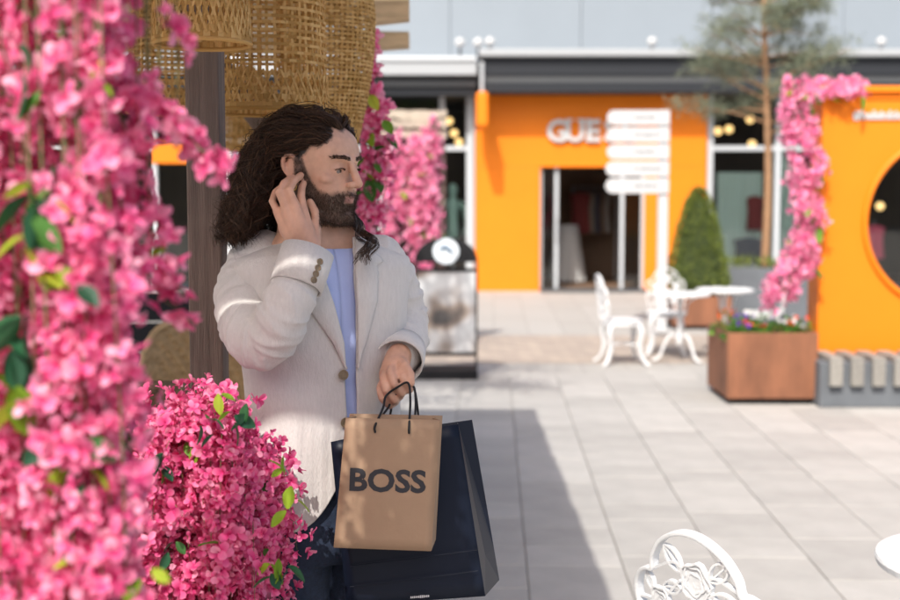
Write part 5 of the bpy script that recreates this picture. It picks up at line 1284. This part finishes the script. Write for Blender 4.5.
# t-shirt
rows = []
for j in range(41):
    y = lerp(239, 500, j/40); row = []
    for i in range(73):
        ph = 2*math.pi*i/72; p = ring_pt(ph, y, -.014)
        if j < 6:
            c = TM @ Vector((0, .004, 0)); k = 1-.10*(1-j/6)
            p = Vector((c.x+(p.x-c.x)*k, c.y+(p.y-c.y)*k, p.z-.012*max(0, math.cos(ph))*(1-j/6)))
        nrm = p-TM @ Vector((0, 0, p.z)); nrm.z = 0; nrm.normalize(); row.append(p+nrm*(.0045*noise.noise(Vector((p.x*26, p.y*26, p.z*4)))+wrk(p*1.3, .003)))
    rows.append(row)
q = MB(); q.grid(rows); sh = q.build('t_shirt', M['shirt'], man, smooth=True, world=True); m_ = sh.modifiers.new('t', 'SOLIDIFY'); m_.thickness = .003
q = MB(); q.tube([p for p in rows[0]], .0045, 8, cap=False); q.build('neck_band', M['shirt'], sh, smooth=True, world=True)
# jeans and shoes
q = MB(); q.tube([tl(0, 0, zpx(445)), tl(0, 0, zpx(490)), tl(0, .0, zpx(540)), tl(0, 0, ZH-.03)], [.165, .172, .178, .165], 28, flat=.68, round_caps=False, n0=TM.to_3x3() @ Vector((1, 0, 0)))
for sx in (-1, 1): q.tube([tl(sx*.088, 0, ZH+.03), tl(sx*.098, -.006, .66), tl(sx*.102, -.012, .5), tl(sx*.106, .004, .28), tl(sx*.108, .008, .085)], [.098, .085, .074, .066, .062], 20)
o = q.build('jeans', M['jeans'], man, world=True); remesh(o, .007, 5)
for v in o.data.vertices:
    p = v.co; w1 = noise.noise(Vector((p.x*10, p.y*10, p.z*20))); v.co = p+v.normal*(.005*(1-abs(w1)*2)+.003*noise.noise(p*30))
o.data.update()
for sx in (-1, 1):
    q = MB(); q.tube([tl(sx*.106, .06, .05), tl(sx*.108, .0, .055), tl(sx*.114, -.08, .045), tl(sx*.119, -.15, .036), tl(sx*.121, -.19, .03)], [.043, .05, .05, .044, .026], 16, round_caps=True); q.box(tl(sx*.113, -.055, .016), (.09, .27, .03), Matrix.Rotation(TY, 3, 'Z'))
    o = q.build('shoe', M['shoe'], man, world=True); remesh(o, .006, 4)

# ---------------- carrier bags
def bag(name, lab, corners, depth, m, fold_m):
    """corners: TL, TR, BR, BL of the front face; depth vectors at top and bottom."""
    TL, TR, BR, BL = [Vector(c) for c in corners]; dt, db = depth
    t = thing(name, lab, 'bag', (BL+BR)/2)
    n = 12; nn = (TR-TL).cross(BL-TL).normalized()
    def face(a, b_, c, d, bow, seed, nm):
        rows = []
        for j in range(n+1):
            row = []
            for i in range(n+1):
                u, v = i/n, j/n; p = a.lerp(b_, u).lerp(d.lerp(c, u), v); k = math.sin(math.pi*u)*math.sin(math.pi*v)
                row.append(p+bow*k+bow.normalized()*(.0022*noise.noise(p*14+Vector((seed, 0, 0)))) if 0 < i < n and 0 < j < n else p)
            rows.append(row)
        q = MB(); q.grid(rows); o = q.build(nm, m, t, smooth=True, world=True); k = o.modifiers.new('t', 'SOLIDIFY'); k.thickness = .0014; k.offset = 0; return o
    fr = Vector((0, -1, 0)); f = face(TL, TR, BR, BL, fr*.004, 1, 'front_panel')
    face(TL+dt, TR+dt, BR+db, BL+db, -fr*.004, 2, 'back_panel')
    for a, c in ((TL, BL), (TR, BR)):
        inn = (TL-TR if a is TR else TR-TL).normalized(); a2, c2 = a+dt, c+db; mt = (a+a2)/2+inn*.016; lowf, lowb = a.lerp(c, .80), a2.lerp(c2, .80); lm = (lowf+lowb)/2+inn*.004; bm_ = (c+c2)/2
        q = MB(); q.add([a, mt, a2, lowf, lm, lowb, c, c2], [(0, 1, 4, 3), (1, 2, 5, 4), (3, 4, 6), (4, 7, 6), (4, 5, 7)]); o = q.build('gusset', m, t, world=True); k = o.modifiers.new('t', 'SOLIDIFY'); k.thickness = .0014; k.offset = 0
    q = MB(); q.add([BL, BR, BR+db, BL+db], [(0, 1, 2, 3)]); o = q.build('base', m, t, world=True); k = o.modifiers.new('t', 'SOLIDIFY'); k.thickness = .0014; k.offset = 0
    q = MB(); q.add([TL, TR, TR+dt, TL+dt], [(0, 1, 2, 3)]); 
    return t, f
DBg = 2.47
cn1 = [P(346, 418, DBg), P(440, 420, DBg+.012), P(431, 551, DBg-.02), P(334, 547.5, DBg-.03)]
bg1, ff = bag('paper_bag', 'small brown paper bag printed BOSS in the lowered hand', cn1, (Vector((.004, .05, .0)), Vector((.008, .085, 0))), M['kraft'], None)
u = (cn1[1]-cn1[0]).normalized(); vv = (cn1[0]-cn1[3]).normalized(); nn = u.cross(vv).normalized(); vv2 = nn.cross(u)
org = P(348.5, 492.5, DBg-.02)
u2 = (P(425, 495, DBg-.012)-org).normalized(); nn = u2.cross(vv).normalized(); v3 = nn.cross(u2)
if nn.y > 0: nn = -nn
Mt = Matrix((( u2.x, v3.x, nn.x, 0), (u2.y, v3.y, nn.y, 0), (u2.z, v3.z, nn.z, 0), (0, 0, 0, 1)))
tw = (P(425, 495, DBg-.012)-org).length
lt = text_obj('lettering', 'BOSS', 1.0, M['navyprint'], ff, Matrix.Identity(4), 0, .032)
xs_ = [v.co.x for v in lt.data.vertices]; ys_ = [v.co.y for v in lt.data.vertices]; x0_, x1_ = min(xs_), max(xs_); y0_, y1_ = min(ys_), max(ys_)
hgt = (P(350, 469.5, DBg)-P(350, 492.5, DBg)).length
lt.data.transform(Matrix.Translation(org+nn*.02) @ Mt @ Matrix.Diagonal((tw/(x1_-x0_), hgt/(y1_-y0_), .06, 1)) @ Matrix.Translation((-x0_, -y0_, 0)))
dg_ = bpy.context.evaluated_depsgraph_get(); dg_.update(); bv_ = BVHTree.FromObject(ff, dg_); wf = root_mat(ff)
for v in lt.data.vertices:
    h_ = bv_.ray_cast(wf.inverted() @ v.co, wf.inverted().to_3x3() @ Vector((0, 1, 0)))
    if h_[0] is not None: v.co = wf @ h_[0]+Vector((0, -.0007, 0))
cn2 = [P(331, 442, 2.56), P(458, 424, 2.60), P(485, 596, 2.58), P(347, 606, 2.55)]
bg2, f2 = bag('paper_bag', 'large glossy navy paper bag behind the brown one', cn2, (Vector((.030, .05, 0)), Vector((.034, .11, .0))), M['navy'], None)
# fine crease and faint white print low on the navy bag
q = MB()
for y in (556, 577):
    a, c = P(350, y+10, 2.545), P(478, y-6, 2.572); q.tube([a, a.lerp(c, .5)+Vector((0, -.004, 0)), c], .0009, 5)
q.build('crease', M['navy'], f2, world=True)
M['print'] = mat('white_print', (.6, .6, .62), .5); q = MB(); random.seed(4)
for k in range(12): a = P(411+1.6*k, 597.5-.12*k, 2.555); q.box(a, (.0022, .001, random.uniform(.0035, .006)))
q.build('small_print', M['print'], f2, world=True)
def cords(t, ends, grip):
    for (x0, y0, d0), (x1, y1, d1), gx in ends:
        a, c = P(x0, y0, d0), P(x1, y1, d1); g0, g1 = grip[0]+Vector((gx, 0, 0)), grip[1]+Vector((gx, 0, 0))
        q = MB(); q.tube(smoothpath([a-Z*.012, a, a.lerp(g0, .6)+Vector((.003, -.002, .0)), g0, (g0+g1)/2+Z*.004, g1, c.lerp(g1, .6)+Vector((.004, -.002, 0)), c, c-Z*.012], 6), .0024, 8, round_caps=True); q.build('handle', M['cord'], t, smooth=True, world=True)
gr = (P(388, 398, 2.60), P(406, 384, 2.60))
cords(bg1, [((375, 426, DBg-.004), (409, 427, DBg-.002), 0)], (P(386, 396, 2.56), P(408, 383, 2.556)))
cords(bg1, [((380, 419, DBg+.055), (415, 420, DBg+.06), 0.004)], (P(390, 399, 2.60), P(411, 386, 2.575)))
cords(bg2, [((383, 436, 2.585), (419, 431, 2.60), .004)], (P(391, 399, 2.61), P(411, 387, 2.59)))
